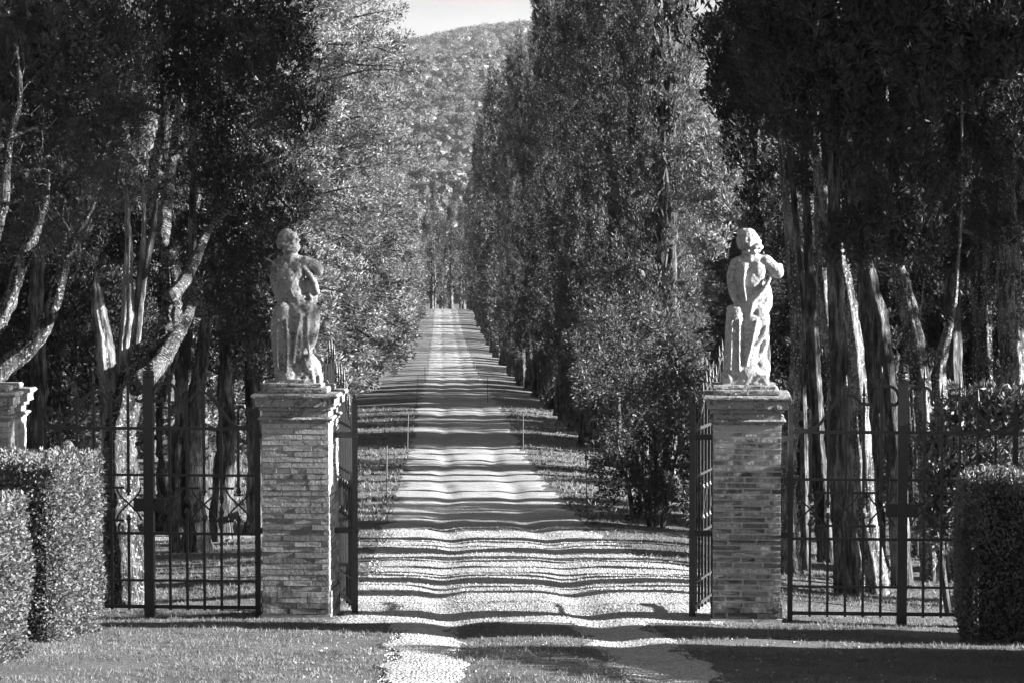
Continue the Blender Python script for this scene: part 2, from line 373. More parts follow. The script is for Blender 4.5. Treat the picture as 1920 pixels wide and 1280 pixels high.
def columnar_crown(name, h0, h1, R, seed, nc, per, lL, lW, mat, ragged=.25):
    r = np.random.default_rng(seed); mb = MB(); env = lambda u: (smooth(0, .14, u) * .45 + .55) * (1 - smooth(.40, 1.03, u) ** 1.3 * .94)
    K_ = 13; nf = nc // K_; u = r.random(nf) ** 1.05; th = r.uniform(0, 6.283, nf); e = env(u)
    rad0 = R * e * (.45 + .55 * r.random(nf) ** .5) * (1 + (.2 + ragged) * r.standard_normal(nf) * .7); fl = r.uniform(1.1, 2.6, nf) * min(1.2, .6 + .5 * R); fr = r.uniform(.13, .26, nf) * (.7 + .5 * R)
    s_ = r.random((nf, K_)) ** .9; hgt = (h0 + (h1 - h0) * u)[:, None] + (s_ - .35) * fl[:, None]
    uu = np.clip((hgt - h0) / (h1 - h0), 0, 1.02); rad = np.minimum(rad0[:, None] + .10 * s_ * fl[:, None], R * (env(uu) + .12) * 1.25) ; tw = .12 * r.standard_normal((nf, 1)) * s_
    off = r.standard_normal((nf, K_, 2)) * (fr[:, None] * (1 - .75 * s_))[..., None] * .75
    C = np.stack([np.cos(th)[:, None] * rad + off[..., 0], np.sin(th)[:, None] * rad + off[..., 1], hgt + tw], -1).reshape(-1, 3); n = len(C)
    o = np.stack([np.cos(th), np.sin(th)], -1)[:, None].repeat(K_, 1).reshape(-1, 2)
    A = np.column_stack([o * .3, np.ones(n)]) + r.standard_normal((n, 3)) * .22
    v, q = clusters(C, A, r.uniform(.3, .6, n) * min(1.2, .5 + .5 * R), r.uniform(.07, .15, n) * min(1.6, .6 + .5 * R), per, lL, lW, r, .8); mb.add(v, q=q)
    m = nc // 2; u = r.random(m); rad = R * env(u) * .5 * np.sqrt(r.random(m)); th = r.uniform(0, 6.283, m)
    p = np.stack([np.cos(th) * rad, np.sin(th) * rad, h0 + (h1 - h0) * u], -1)
    v, q = rhombi(p, norm(r.standard_normal((m, 3)) * .6 + [0, 0, 1.2]), r.uniform(.35, .6, m), r.uniform(.18, .3, m), r); mb.add(v, q=q)
    return mb.mesh(name, mat)
def branchy_crown(name, h0, h1, Rf, seed, nb, nclu, per, lL, lW, mat, barkmat, az=None, flat=.35):
    """tiers of spreading branches with hanging tufts; also returns the branch mesh"""
    r = np.random.default_rng(seed); mb = MB(); br = MB()
    for b in range(nb):
        u = (b + r.random()) / nb; h = h0 + (h1 - h0) * u; th = r.uniform(0, 6.283) if az is None else az(r)
        Lb = Rf(u) * r.uniform(.65, 1.12); rise = r.uniform(-.12, .45)
        s = np.linspace(0, 1, 7); bend = r.uniform(-.5, .5)
        x = Lb * s; lat = bend * s * s * Lb * .4; z = h + Lb * (rise * s - .25 * s * s * (1 - u)) + .1 * np.sin(s * 5 + b)
        pts = np.stack([np.cos(th) * x - np.sin(th) * lat, np.sin(th) * x + np.cos(th) * lat, z], -1)
        br.tube(pts, np.linspace(.055, .012, 7) * (1.3 - .6 * u), 5, cap=False)
        k = max(4, int(nclu * Lb / 3)); ss = .22 + .8 * r.random(k) ** .8
        c = np.stack([np.interp(ss, s, pts[:, j]) for j in range(3)], -1)
        side = np.stack([-np.sin(th) * np.ones(k), np.cos(th) * np.ones(k), np.zeros(k)], -1)
        c = c + side * (r.standard_normal(k) * .28 * Lb * ss * .6)[:, None]; c[:, 2] += r.standard_normal(k) * .22 - .05
        A = np.stack([np.cos(th) * np.ones(k), np.sin(th) * np.ones(k), np.full(k, flat)], -1) + r.standard_normal((k, 3)) * .45
        v, q = clusters(c, A, r.uniform(.4, .8, k), r.uniform(.16, .32, k), per, lL, lW, r, .8); mb.add(v, q=q)
    return mb.mesh(name, mat), br.mesh('branches', barkmat, True)
def trunk_mesh(name, pts, rad, mat, seed=0, n=14, ncr=5, depth=.16, rough=.05):
    """pts world or local polyline, rad list: fluted, fibrous, tapering stem"""
    r = np.random.default_rng(seed); d = spline(np.column_stack([np.asarray(pts, float), rad]), 9)
    ph = r.uniform(0, 6.28, 4); m = len(d); jit = r.standard_normal((1, n)) * rough + r.standard_normal((m, n)) * rough * .7
    lob = lambda th, i: 1 + depth * np.sin(ncr * th + ph[0] + i * .09) + depth * .6 * np.sin(2 * th + ph[1] - i * .06) + depth * .5 * np.sin((ncr + 4) * th + ph[2] + i * .13) + jit
    mb = MB(); c = d[:, :3].copy(); sg = d[:, 3:4].mean() * .10; w_ = np.cumsum(r.standard_normal((m, 2)), 0) * sg * .6; w_ -= np.linspace(0, 1, m)[:, None] * w_[-1]; c[:, :2] += w_
    mb.tube(c, np.maximum(d[:, 3] * (1 + .05 * r.standard_normal(m)), .006), n, lobes=lob); return mb.mesh(name, mat, True)
def twig_mesh(P3, R3, seed, mat, cnt=9):
    """dead twigs forking from the outer half of a bough"""
    r = np.random.default_rng(seed); mb = MB(); m = len(P3)
    for k in range(cnt):
        t = r.uniform(.35, 1.) * (m - 1); i = min(int(t), m - 2); f = t - i; p = P3[i] * (1 - f) + P3[i + 1] * f; tg = norm(P3[i + 1] - P3[i])
        dr = norm(tg * .8 + r.standard_normal(3) * .7 + [0, 0, .3]); ln = r.uniform(.12, .42); pts = [p]; r0 = max(.004, min(R3[i] * .35, .012))
        for j in range(4): dr = norm(dr + r.standard_normal(3) * .3); pts.append(pts[-1] + dr * ln / 4)
        mb.tube(pts, np.linspace(r0, .002, 5), 4, cap=False)
        for j in range(2):
            q0 = pts[2 + j]; dq = norm(dr + r.standard_normal(3) * .7); mb.tube([q0, q0 + dq * ln * .25, q0 + dq * ln * .4 + r.standard_normal(3) * .02], [r0 * .5, r0 * .3, .0015], 4, cap=False)
    return mb.mesh('twigs', mat, True)

C, R = WOOD; rw = np.random.default_rng(9); n = len(C); per = 100
u = norm(rw.standard_normal((n, per, 3)) + [0, -.3, .35]); lump = 1 + .18 * np.sin(u[..., 0] * 6 + C[:, None, 0]) * np.sin(u[..., 2] * 5 + C[:, None, 1])
pw = C[:, None] + u * (R[:, None] * lump)[..., None] * [1, 1, .85] * rw.uniform(.8, 1.02, (n, per, 1))
dw = norm(np.cross(u, rw.standard_normal(u.shape)) + u * .35); lw = np.repeat(R, per) * rw.uniform(.11, .22, n * per)
mbw = MB(); vw, qw = rhombi(pw.reshape(-1, 3), dw.reshape(-1, 3), lw, lw * .75, rw); mbw.add(vw, q=qw)
Bm = blobs('b', C, R * .9, M['wood'], 7, .06); bv = np.empty(len(Bm.vertices) * 3, np.float32); Bm.vertices.foreach_get('co', bv)
mbw.add(bv.reshape(-1, 3), t=(iff[None] + (np.arange(n) * len(iv))[:, None, None]).reshape(-1, 3)); bpy.data.meshes.remove(Bm)
xw = rw.uniform(-.42, .42, 5200); yw = rw.uniform(650, 2950, 5200); kw = np.abs(xw - .004) > .036; xw, yw = (xw * yw)[kw], yw[kw]
Cw = np.stack([xw, yw, hh(xw, yw)], -1); Bm = blobs('b', Cw, rw.uniform(7, 13, len(Cw)), M['wood'], 8, .2); bv = np.empty(len(Bm.vertices) * 3, np.float32); Bm.vertices.foreach_get('co', bv)
mbw.add(bv.reshape(-1, 3), t=(iff[None] + (np.arange(len(Cw)) * len(iv))[:, None, None]).reshape(-1, 3)); bpy.data.meshes.remove(Bm)
tag(mbw.obj('hillside_wood', M['wood']), kind='stuff')

# ------------------------------------------------------------------ rows of trees along the avenue
rng = np.random.default_rng(11); random.seed(4)
def stems(seed, h, r0, k=3):
    r = np.random.default_rng(seed); out = []
    for i in range(k):
        a = i / k * 6.283 + r.uniform(0, 1); o = r.uniform(.12, .3) if k > 1 else 0
        x, y = math.cos(a) * o, math.sin(a) * o; lean = r.uniform(.02, .06)
        pts = [(x * 1.3, y * 1.3, -.25), (x, y, .3), (x * .95, y * .95, 1.2), (x * (1 + lean * 5), y * (1 + lean * 5), 3.), (x * .5, y * .5, h)]
        out.append(trunk_mesh('trunk', pts, [r0 * 1.5, r0 * 1.05, r0 * .85, r0 * .7, r0 * .15], M['bark'], seed * 7 + i, 12))
    return out
colm = [columnar_crown('crown', 1.7, 18.5, .95, 21, 1500, 30, .115, .03, M['cypress']),
        columnar_crown('crown', 1.9, 19.5, .85, 22, 1500, 30, .115, .03, M['cypress'], .35),
        columnar_crown('crown', 2.1, 17.0, 1.15, 23, 1600, 30, .12, .032, M['cypress'], .4)]
colfar = [columnar_crown('crown', 1.8, 19, 1.05, 31, 700, 14, .24, .075, M['cypress']), columnar_crown('crown', 1.5, 17, 1.25, 32, 700, 14, .24, .075, M['cypress'], .4)]
stm = [stems(41, 12, .2, 3), stems(42, 12, .22, 3), stems(43, 12, .19, 4)]
ced = [branchy_crown('crown', 1.7, 18.5, lambda u: 3.1 * (1 - .62 * u ** 1.5), 51, 88, 12, 46, .16, .045, M['cedar'], M['bark']),
       branchy_crown('crown', 1.5, 20.0, lambda u: 2.7 * (1 - .55 * u ** 1.7), 52, 88, 12, 46, .16, .045, M['cedar'], M['bark']),]
cedfar = branchy_crown('crown', 1.5, 18, lambda u: 2.9 * (1 - .62 * u ** 1.5), 53, 60, 12, 12, .36, .13, M['cedar'], M['bark'])
cedtall = branchy_crown('crown', 2.0, 22.5, lambda u: 2.9 + .9 * u if u < .75 else 3.6 * (1.02 - u) / .27 + .5, 54, 95, 13, 44, .16, .045, M['cedar'], M['bark'])
tier = branchy_crown('crown', 1.2, 15, lambda u: 2.3 * (1 - .7 * u ** 1.4), 55, 62, 18, 42, .13, .034, M['cypress'], M['bark'], flat=.1)
cst = [stems(44, 15, .26, 1), stems(45, 15, .24, 2)]
shade_crown = columnar_crown('crown', 5.6, 16, 2.1, 35, 700, 14, .3, .11, M['cypress_shaded'], .4)  # high crown for the unseen trees added to cast shade
def plant(name, x, y, crowns, trunks, rz, sc, label, cat, group=None, branches=None):
    e = link(name, None, None, (x, y, float(H(x, y))), rz, (sc[0], sc[0], sc[1])); tag(e, label, cat, group)
    for t in trunks: link('trunk', t, e)
    if branches: link('branches', branches, e)
    link('crown', crowns, e); return e
ORD = ['nearest', 'second', 'third', 'fourth', 'fifth', 'sixth', 'seventh', 'eighth', 'ninth', 'tenth']
# right row: narrow columnar cypresses
yr = 33.
k = 0
while yr < 400:
    far = yr > 170
    x = 4.25 + random.uniform(-.3, .4); s = random.uniform(.78, 1.0)
    plant('cypress_tree', x, yr, random.choice(colfar if far else colm), random.choice(stm), random.uniform(0, 6.28), (s * random.uniform(.85, 1.1) * (1.25 if far else 1), random.uniform(.84, 1.06) * (1 + .28 * max(0, min(1, (yr - 120) / 120)))),
          (ORD[k] + ' columnar cypress from the gate in the right-hand row of the avenue') if k < 10 else 'slender dark cypress farther down the row along the right verge of the gravel avenue', 'cypress tree', 'cypresses in the right-hand row of the avenue')
    yr += random.uniform(3.2, 5.2) * (1.25 if far else 1); k += 1
for (x, y, sx, sz) in ((4.9, 47, .95, .8), (4.4, 62, .9, 1.05), (4.7, 84, .85, 1.1)):
    plant('conifer_tree', x, y, tier[0], cst[0], y * 1.7, (sx, sz), {47: 'tiered conifer in the right-hand row with flat sunlit branch plates', 62: 'taller tiered conifer between columnar cypresses in the right-hand row', 84: 'farthest tiered conifer of the right-hand row, behind the columnar cypresses'}[y], 'conifer', None, tier[1])
for (x, y, sx, sz, lab) in ((-4.6, 74, .95, .98, 'tallest conifer of the left row, its branches reaching over the avenue against the sky'), (-5.2, 96, 1.0, 1.05, 'tall broad conifer just behind the tallest one in the left row')):
    plant('conifer_tree', x, y, cedtall[0], cst[0], y, (sx, sz), lab, 'conifer', None, cedtall[1])
# left row
yl = 21.; k = 0
while yl < 400:
    far = yl > 150; s = random.uniform(.85, 1.05); x = -5.6 + random.uniform(-.5, .3)
    if far: plant('conifer_tree', x, yl, cedfar[0], cst[k % 2], random.uniform(0, 6.28), (s, random.uniform(.7, .95)), 'sunlit spreading conifer in the row on the left verge of the avenue', 'conifer', 'spreading conifers in the left-hand row of the avenue', cedfar[1])
    else:
        c = ced[k % 2]; plant('conifer_tree', x, yl, c[0], cst[k % 2], random.uniform(0, 6.28), (s, random.uniform(.85, 1.05)), (ORD[k] + ' spreading conifer from the gate in the sunlit left-hand row of the avenue') if k < 8 else 'sunlit spreading conifer in the row on the left verge of the avenue', 'conifer', 'spreading conifers in the left-hand row of the avenue', c[1])
    yl += random.uniform(5., 7.5); k += 1
# woods behind both rows
LW = ('dark tree deep in the wood behind the left row', 'trees of the dark wood on the left'); RW = ('dark tree low in the wood behind the right row', 'trees of the dark wood on the right')
for y0 in np.arange(14, 150, 5.2):
    for x0 in (8.6, 11.2, 14.5):
        x = -(x0 + random.uniform(-1, 1)); y = y0 + random.uniform(-2, 2); near = y < 62
        if x > -8.8 and y < 19: continue
        if random.random() < .6: plant('cypress_tree', x, y, random.choice(colm if near else colfar), random.choice(stm), random.uniform(0, 6.28), (random.uniform(1.5, 2.1), random.uniform(.85, 1.1)), LW[0], 'cypress tree', LW[1])
        else:
            c = ced[0] if near else cedfar; plant('cypress_tree', x, y, c[0], random.choice(cst), random.uniform(0, 6.28), (random.uniform(.8, 1.0), random.uniform(.8, 1.)), LW[0], 'cypress tree', LW[1], c[1])
for y0 in np.arange(58, 140, 5.5):
    for x0 in (9, 13, 17, 21, 26):
        if x0 > .2 * (y0 + 26) + 3 or random.random() < .62: continue
        x = x0 + random.uniform(-1.3, 1.3); y = y0 + random.uniform(-2, 2)
        plant('cypress_tree', x, y, random.choice(colm), random.choice(stm), random.uniform(0, 6.28), (random.uniform(1.6, 2.3), random.uniform(.42, .55)), RW[0], 'cypress tree', RW[1])
# trees past the end of the avenue, in the valley
for (px, top, d, kind) in ((812, 350, 430, 0), (846, 372, 445, 1), (829, 420, 470, 0), (795, 400, 455, 1), (866, 395, 440, 0), (880, 340, 460, 1), (778, 380, 470, 0)):
    b = P(px, 580, d); t_ = P(px, top, d); hgt = t_[2] - H(b[0], b[1])
    plant('cypress_tree', b[0], b[1], colfar[kind], stm[kind], px, (1.25, hgt / 19.), 'tall columnar cypress beyond the far end of the gravel avenue', 'cypress tree', 'columnar cypresses past the end of the avenue')


# ------------------------------------------------------------------ the gate line
GA = math.radians(-5.3)                                        # the gate line is turned a little from the avenue
def G(x, y, z=0.): c, s_ = math.cos(GA), math.sin(GA); return np.array([x * c - y * s_, x * s_ + y * c, z])
K = .0051                                                      # metres per photograph pixel at the gate
PX = 2.172
# unit brick meshes with slightly uneven faces
def unit_brick(seed):
    r = np.random.default_rng(seed); b = .06
    V = []
    for z in (-.5, .5):
        for (x, y) in ((-.5, -.5), (.5, -.5), (.5, .5), (-.5, .5)): V.append((x, y, z))
    V = np.array(V) + r.uniform(-1, 1, (8, 3)) * [.012, .03, .07]
    c = [np.mean([V[i] for i in f], 0) for f in ((0, 1, 5, 4), (1, 2, 6, 5), (2, 3, 7, 6), (3, 0, 4, 7))]
    V = np.vstack([V, [np.array(p) * [1.0, 1.0, 1] for p in c]])
    T = []
    for k, f in enumerate(((0, 1, 5, 4), (1, 2, 6, 5), (2, 3, 7, 6), (3, 0, 4, 7))):
        for j in range(4): T.append((f[j], f[(j + 1) % 4], 8 + k))
    T += [(0, 2, 1), (0, 3, 2), (4, 5, 6), (4, 6, 7)]
    return V, np.array(T)
def brick_set(mat): return [mesh_np('brick', *[(v, t) for v, t in [unit_brick(s_)]][0], mat) for s_ in range(8)]
BA, BB = brick_set(M['brick_a']), brick_set(M['brick_b'])
def slab_mesh(w, d, h, seed, mat, r=.012, chip=.006):
    """a worn stone course: box with many edge points, corners rounded"""
    rr = np.random.default_rng(seed); nx = max(8, int(w / .05)); mb = MB()
    hw, hd = w / 2, d / 2
    ring = []
    for i in range(nx): ring.append((-hw + w * i / nx, -hd))
    for i in range(nx): ring.append((hw, -hd + d * i / nx))
    for i in range(nx): ring.append((hw - w * i / nx, hd))
    for i in range(nx): ring.append((-hw, hd - d * i / nx))
    ring = np.array(ring); n = len(ring); V = []
    for z, ins in ((0, r), (r, 0), (h * .5, 0), (h - r, 0), (h, r)):
        j = ins + rr.random(n) * chip; f = 1 - j[:, None] / np.array([hw, hd])
        V.append(np.column_stack([ring * f, np.full(n, z) + rr.standard_normal(n) * chip * .25]))
    V = np.vstack(V); i = np.arange(4)[:, None] * n; a = np.arange(n)[None, :]; b = (a + 1) % n
    q = np.stack([i + a, i + b, i + n + b, i + n + a], -1).reshape(-1, 4)
    c0 = len(V); V = np.vstack([V, [[0, 0, 0], [0, 0, h]]])
    t = [(c0, b_, a_) for a_, b_ in zip(range(n), list(range(1, n)) + [0])] + [(c0 + 1, 4 * n + a_, 4 * n + b_) for a_, b_ in zip(range(n), list(range(1, n)) + [0])]
    mb.add(V, q=q, t=t); return mb.mesh('stone_course', mat)
def pillar(gx, label, bricks, mortar, seed, group=None, nbricks=True):
    r = np.random.default_rng(seed); e = link('brick_pillar', None, None, G(gx, 0), GA); tag(e, label, 'gate pillar', group)
    w = .654; D = .70; y0 = 0.; cy_ = D / 2
    top = 1.905; hw = w / 2
    mb = MB(); rec = .007
    mb.box((-hw + rec, rec, -.3), (hw - rec, D - rec, top - .002)); mb.box((-hw - .012, -.012, -.3), (hw + .012, D + .012, .045)); mb.obj('mortar_core', mortar, e)
    z = .05; row = 0
    ch = (top - z) / 34
    while z < top - .02:
        out = .015 if row < (4 if seed % 2 else 2) else 0.
        h = ch - (.004 if out else (.009 if seed % 2 else .016))
        for side in range(4):
            Ls = w if side % 2 == 0 else D
            x = 0.; first = True
            while x < Ls - 1e-6:
                l = (r.choice([.135, .20]) if (first and row % 2) else r.choice([.27, .29, .31, .14], p=[.3, .3, .25, .15])) + r.uniform(-.01, .01); first = False
                if Ls - x - l < .07: l = Ls - x
                gp = r.uniform(.006, .014) * (1 if seed % 2 else 1.7)
                cx = x + l / 2; pr = out + r.uniform(-.003, .004); dep = .06
                pos = {0: (-hw + cx, 0 - pr + dep / 2), 1: (hw + pr - dep / 2, cx), 2: (hw - cx, D + pr - dep / 2), 3: (-hw - pr + dep / 2, D - cx)}[side]
                o = bpy.data.objects.new('brick', bricks[r.integers(8)]); COL.objects.link(o); o.parent = e
                cut = .004 if side % 2 else 0.
                o.location = (pos[0], pos[1], z + h / 2 + r.uniform(-.001, .001)); o.scale = (l - gp + (2 * out if l == Ls else 0), dep - cut, h)
                o.rotation_euler = (r.uniform(-.012, .012), r.uniform(-.006, .006), side * math.pi / 2 + r.uniform(-.008, .008))
                x += l
        z += ch; row += 1
    zc = top
    for k, (ww, hh_) in enumerate(((.69, .020), (.738, .034), (.65, .060), (.705, .040), (.775, .082), (.84, .044))):
        link('stone_course', slab_mesh(ww, ww + D - w, hh_ - .001, seed * 9 + k, M['stone'], .014 if k in (1, 5) else .004), e, (0, cy_, zc)); zc += hh_
    link('stone_course', slab_mesh(.635, .66, .055, seed * 9 + 7, M['stone']), e, (-.01, cy_, zc)); zc += .056
    return e, zc
pl, ZT = pillar(-PX, 'square brick gate pillar left of the gravel avenue, stone cap under a statue', BA, M['mortar_a'], 3)
pr_, _ = pillar(PX, 'square dark brick gate pillar with pale mortar right of the gravel avenue, under a statue', BB, M['mortar_b'], 4)
pillar(-PX - 3.13, 'brick pillar with stone cap at the left edge, standing behind the clipped hedges', BA, M['mortar_a'], 5)
pillar(PX + 3.13, 'outermost brick pillar at the right end of the gate line, past the right side gate', BB, M['mortar_b'], 6)

# ------------------------------------------------------------------ statues: one continuous carved mass each
ivs, ifs = ico(2)
def carve(name, parts, vox, mat, seed, amp=.004):
    """parts: ('c', [(x,y,z,r)...]) chains and ('e', centre, radii, tilt) ellipsoids, in metres"""
    V = []; T = []; n = 0
    def ball(c, rr, R=None):
        nonlocal n
        v = ivs * np.asarray(rr)
        if R is not None: v = v @ R.T
        V.append(v + np.asarray(c)); T.append(ifs + n); n += len(ivs)
    for p in parts:
        if p[0] == 'c':
            d = spline(p[1], 4) if len(p[1]) > 2 else np.array(p[1], float)
            for a, b in zip(d[:-1], d[1:]):
                m = max(1, int(np.linalg.norm(b[:3] - a[:3]) / (min(a[3], b[3]) * .3)))
                for k in range(m): q = a + (b - a) * k / m; ball(q[:3], q[3])
            ball(d[-1][:3], d[-1][3])
        elif p[0] == 'e':
            R = None
            if len(p) > 3: a = math.radians(p[3]); R = np.array([[math.cos(a), 0, math.sin(a)], [0, 1, 0], [-math.sin(a), 0, math.cos(a)]])
            ball(p[1], p[2], R)
        elif p[0] == 'b':
            x0, y0, z0 = p[1]; x1, y1, z1 = p[2]
            v = np.array([(x, y, z) for z in (z0, z1) for x, y in ((x0, y0), (x1, y0), (x1, y1), (x0, y1))], float)
            if len(p) > 3: v[4:, :2] = (v[4:, :2] - v[4:, :2].mean(0)) * p[3] + v[4:, :2].mean(0)
            V.append(v); T.append(np.array([(0, 2, 1), (0, 3, 2), (4, 5, 6), (4, 6, 7)] + [t for a_, b_ in ((0, 1), (1, 2), (2, 3), (3, 0)) for t in ((a_, b_, b_ + 4), (a_, b_ + 4, a_ + 4))]) + n); n += 8
    me = mesh_np(name, np.vstack(V), np.vstack(T), mat); o = bpy.data.objects.new('tmp', me); COL.objects.link(o)
    m = o.modifiers.new('r', 'REMESH'); m.mode = 'VOXEL'; m.voxel_size = vox; m.use_smooth_shade = True
    sm = o.modifiers.new('s', 'SMOOTH'); sm.iterations = 1; sm.factor = .5
    tx = bpy.data.textures.new('t', 'CLOUDS'); tx.noise_scale = .04; tx.noise_depth = 3
    dm = o.modifiers.new('d', 'DISPLACE'); dm.texture = tx; dm.strength = amp * 3.6; dm.mid_level = .5; dm.texture_coords = 'LOCAL'
    dg = bpy.context.evaluated_depsgraph_get(); me2 = bpy.data.meshes.new_from_object(o.evaluated_get(dg)); me2.name = name
    bpy.data.objects.remove(o); me2.materials.clear(); me2.materials.append(mat); return me2
def px3(cx, base):
    """photograph pixels at the gate -> metres in the statue's own frame; depth y positive away from the camera"""
    return lambda x, y, d, r: ((x - cx) * K, d * K, (base - y) * K, r * K)
def curls(q, cx, cy_, rx, ry, rd, n, seed, r0=4.5, front=1.):
    r = np.random.default_rng(seed); out = []
    for i in range(n):
        th = r.uniform(-1.9, 1.9); ph = r.uniform(-1.0, 1.15)
        out.append(('e', q(cx + rx * math.sin(th) * math.cos(ph), cy_ - ry * math.sin(ph), -rd * math.cos(th) * math.cos(ph), 0)[:3], np.array([1, 1, .8]) * K * r.uniform(.7, 1.2) * r0))
    return out
def E(q, x, y, d, rx, rd, ry, tilt=0): return ('e', q(x, y, d, 0)[:3], (rx * K, rd * K, ry * K), tilt)
def Cn(q, *pts): return ('c', [q(*p) for p in pts])
q = px3(549, 725)
fig = [E(q, 531, 447, 2, 19, 20, 22, -8), E(q, 541, 462, -2, 16, 16, 13), Cn(q, (536, 468, 2, 13), (538, 484, 4, 15)),
       Cn(q, (515, 494, 2, 12), (538, 489, 4, 15), (563, 492, 4, 13)), E(q, 537, 515, 3, 29, 20, 32, 3), E(q, 527, 508, -6, 14, 12, 20), E(q, 551, 508, -6, 14, 12, 20, 8), E(q, 541, 545, 4, 27, 19, 28),
       E(q, 556, 572, 3, 30, 22, 24, 12), E(q, 574, 548, 8, 17, 17, 34, 4), E(q, 545, 578, -6, 16, 15, 17), E(q, 568, 578, -6, 17, 16, 18),
       Cn(q, (565, 490, 2, 12.5), (583, 496, 2, 11.5), (591, 501, 3, 10.5)), Cn(q, (591, 500, 3, 10), (588, 508, 14, 9), (574, 504, 28, 8)), E(q, 592, 504, 2, 9, 9, 14, -10),
       Cn(q, (512, 494, 2, 11), (507, 512, 2, 10), (508, 535, 2, 9), (513, 552, 2, 7.5), (519, 568, 0, 6.5)), E(q, 521, 573, 0, 8, 8, 6),
       Cn(q, (572, 585, 2, 21), (576, 610, 3, 17.5), (574, 635, 4, 14.5), (568, 655, 5, 12), (563, 685, 8, 11)), Cn(q, (548, 585, -2, 20), (548, 620, -4, 17), (546, 660, -4, 16), (545, 700, -4, 15)),
       Cn(q, (552, 590, -2, 24), (554, 640, -2, 22), (552, 690, -2, 22)), Cn(q, (578, 560, -10, 5), (572, 600, -16, 4.5), (566, 650, -16, 4)), Cn(q, (556, 600, -22, 3.5), (560, 640, -21, 3.5), (556, 680, -20, 3.5)), Cn(q, (563, 500, -10, 5), (580, 520, -8, 5), (590, 548, -4, 5)), E(q, 538, 520, -8, 20, 12, 26), Cn(q, (560, 590, -24, 3), (552, 630, -25, 2.8), (546, 680, -26, 2.6)), Cn(q, (572, 596, -19, 2.8), (572, 640, -20, 2.6), (578, 680, -22, 2.6)), Cn(q, (517, 600, -32, 2.5), (516, 650, -33, 2.6), (518, 695, -33, 2.4)), Cn(q, (533, 598, -33, 2.4), (536, 650, -33, 2.4), (534, 695, -33, 2.4))]
fig += curls(q, 533, 452, 19, 21, 19, 46, 3)
stump = [Cn(q, (525, 583, -8, 19), (524, 604, -8, 23), (524, 635, -8, 24), (527, 665, -8, 24), (530, 700, -8, 24)), Cn(q, (512, 588, -8, 7), (508, 604, -10, 8), (508, 640, -12, 8)), E(q, 520, 580, -8, 13, 12, 5), E(q, 534, 581, -6, 11, 11, 5),
         ('b', q(507, 722, -24, 0)[:3], (.195, .17, .24), .82), E(q, 570, 682, -4, 20, 24, 22), E(q, 586, 697, 0, 10, 18, 24), E(q, 594, 712, -4, 6, 14, 14), ('b', q(506, 725, -28, 0)[:3], (.20, .2, .07), .97)]
def statue(gx, fg, st, label, matf, seed, zt):
    e = link('stone_statue', None, None, G(gx, .33, zt), GA); tag(e, label, 'statue')
    link('figure', carve('figure', fg + st, .009, matf, seed), e)
    return e
link('plinth', slab_mesh(.60, .56, .035, 77, M['stone'], .01, .012), statue(-PX - .03, fig, stump, 'lichen-spotted stone figure with curly hair seen from behind, head turned left, on the left pillar', M['statue'], 1, ZT), (-.02, 0, -.004))
q = px3(1401, 725)
fig = [E(q, 1403, 447, 3, 22, 20, 22), E(q, 1401, 434, 2, 19, 18, 10), E(q, 1414, 456, 0, 16, 17, 14), Cn(q, (1408, 466, 2, 15), (1409, 484, 4, 17)),
       Cn(q, (1383, 492, 2, 13), (1408, 487, 4, 16), (1437, 490, 4, 14)), E(q, 1408, 515, 3, 32, 21, 34), E(q, 1396, 508, -7, 15, 12, 22), E(q, 1423, 508, -7, 15, 12, 22), E(q, 1414, 550, 3, 31, 21, 34, -4),
       E(q, 1405, 575, 0, 28, 22, 24), E(q, 1430, 555, 6, 22, 18, 38, -6), E(q, 1424, 585, 0, 20, 20, 26), E(q, 1398, 577, -7, 14, 14, 15),
       Cn(q, (1438, 488, 2, 13.5), (1450, 498, 2, 12.5), (1460, 508, 0, 11.5)), Cn(q, (1461, 508, 0, 11.5), (1456, 510, 14, 9), (1440, 506, 26, 8)), E(q, 1464, 502, 6, 7, 8, 12),
       Cn(q, (1380, 496, 2, 12), (1374, 515, 1, 10.5), (1376, 540, 0, 9.5), (1382, 560, -2, 8)), E(q, 1388, 568, -4, 10, 9, 7),
       Cn(q, (1428, 595, 2, 19), (1430, 618, 4, 14), (1424, 645, 6, 12), (1418, 672, 6, 11)), Cn(q, (1410, 595, -2, 18), (1408, 630, -2, 15), (1404, 670, -2, 13)),
       Cn(q, (1438, 600, -4, 5), (1436, 622, -10, 5), (1420, 645, -16, 4.5), (1404, 668, -18, 4)), Cn(q, (1438, 622, 0, 5), (1437, 645, -6, 5), (1424, 668, -10, 4.5)), Cn(q, (1440, 630, 4, 6), (1436, 655, 0, 5), (1432, 672, -4, 5)),
       Cn(q, (1412, 600, -2, 22), (1411, 645, -2, 19), (1408, 690, -2, 20)), E(q, 1410, 520, -8, 22, 12, 28), Cn(q, (1398, 498, -20, 2.6), (1396, 530, -23, 2.8), (1400, 560, -23, 2.6)), Cn(q, (1420, 600, -24, 2.6), (1412, 640, -24, 2.8), (1402, 680, -25, 2.6)), Cn(q, (1374, 600, -28, 2.4), (1373, 650, -28, 2.4), (1372, 690, -29, 2.4)), Cn(q, (1388, 598, -28, 2.4), (1388, 650, -28, 2.4), (1388, 690, -29, 2.4)), Cn(q, (1445, 520, -12, 4), (1430, 545, -16, 4.5), (1415, 560, -18, 4.5), (1408, 590, -19, 4))]
fig += curls(q, 1408, 456, 21, 19, 19, 44, 5)
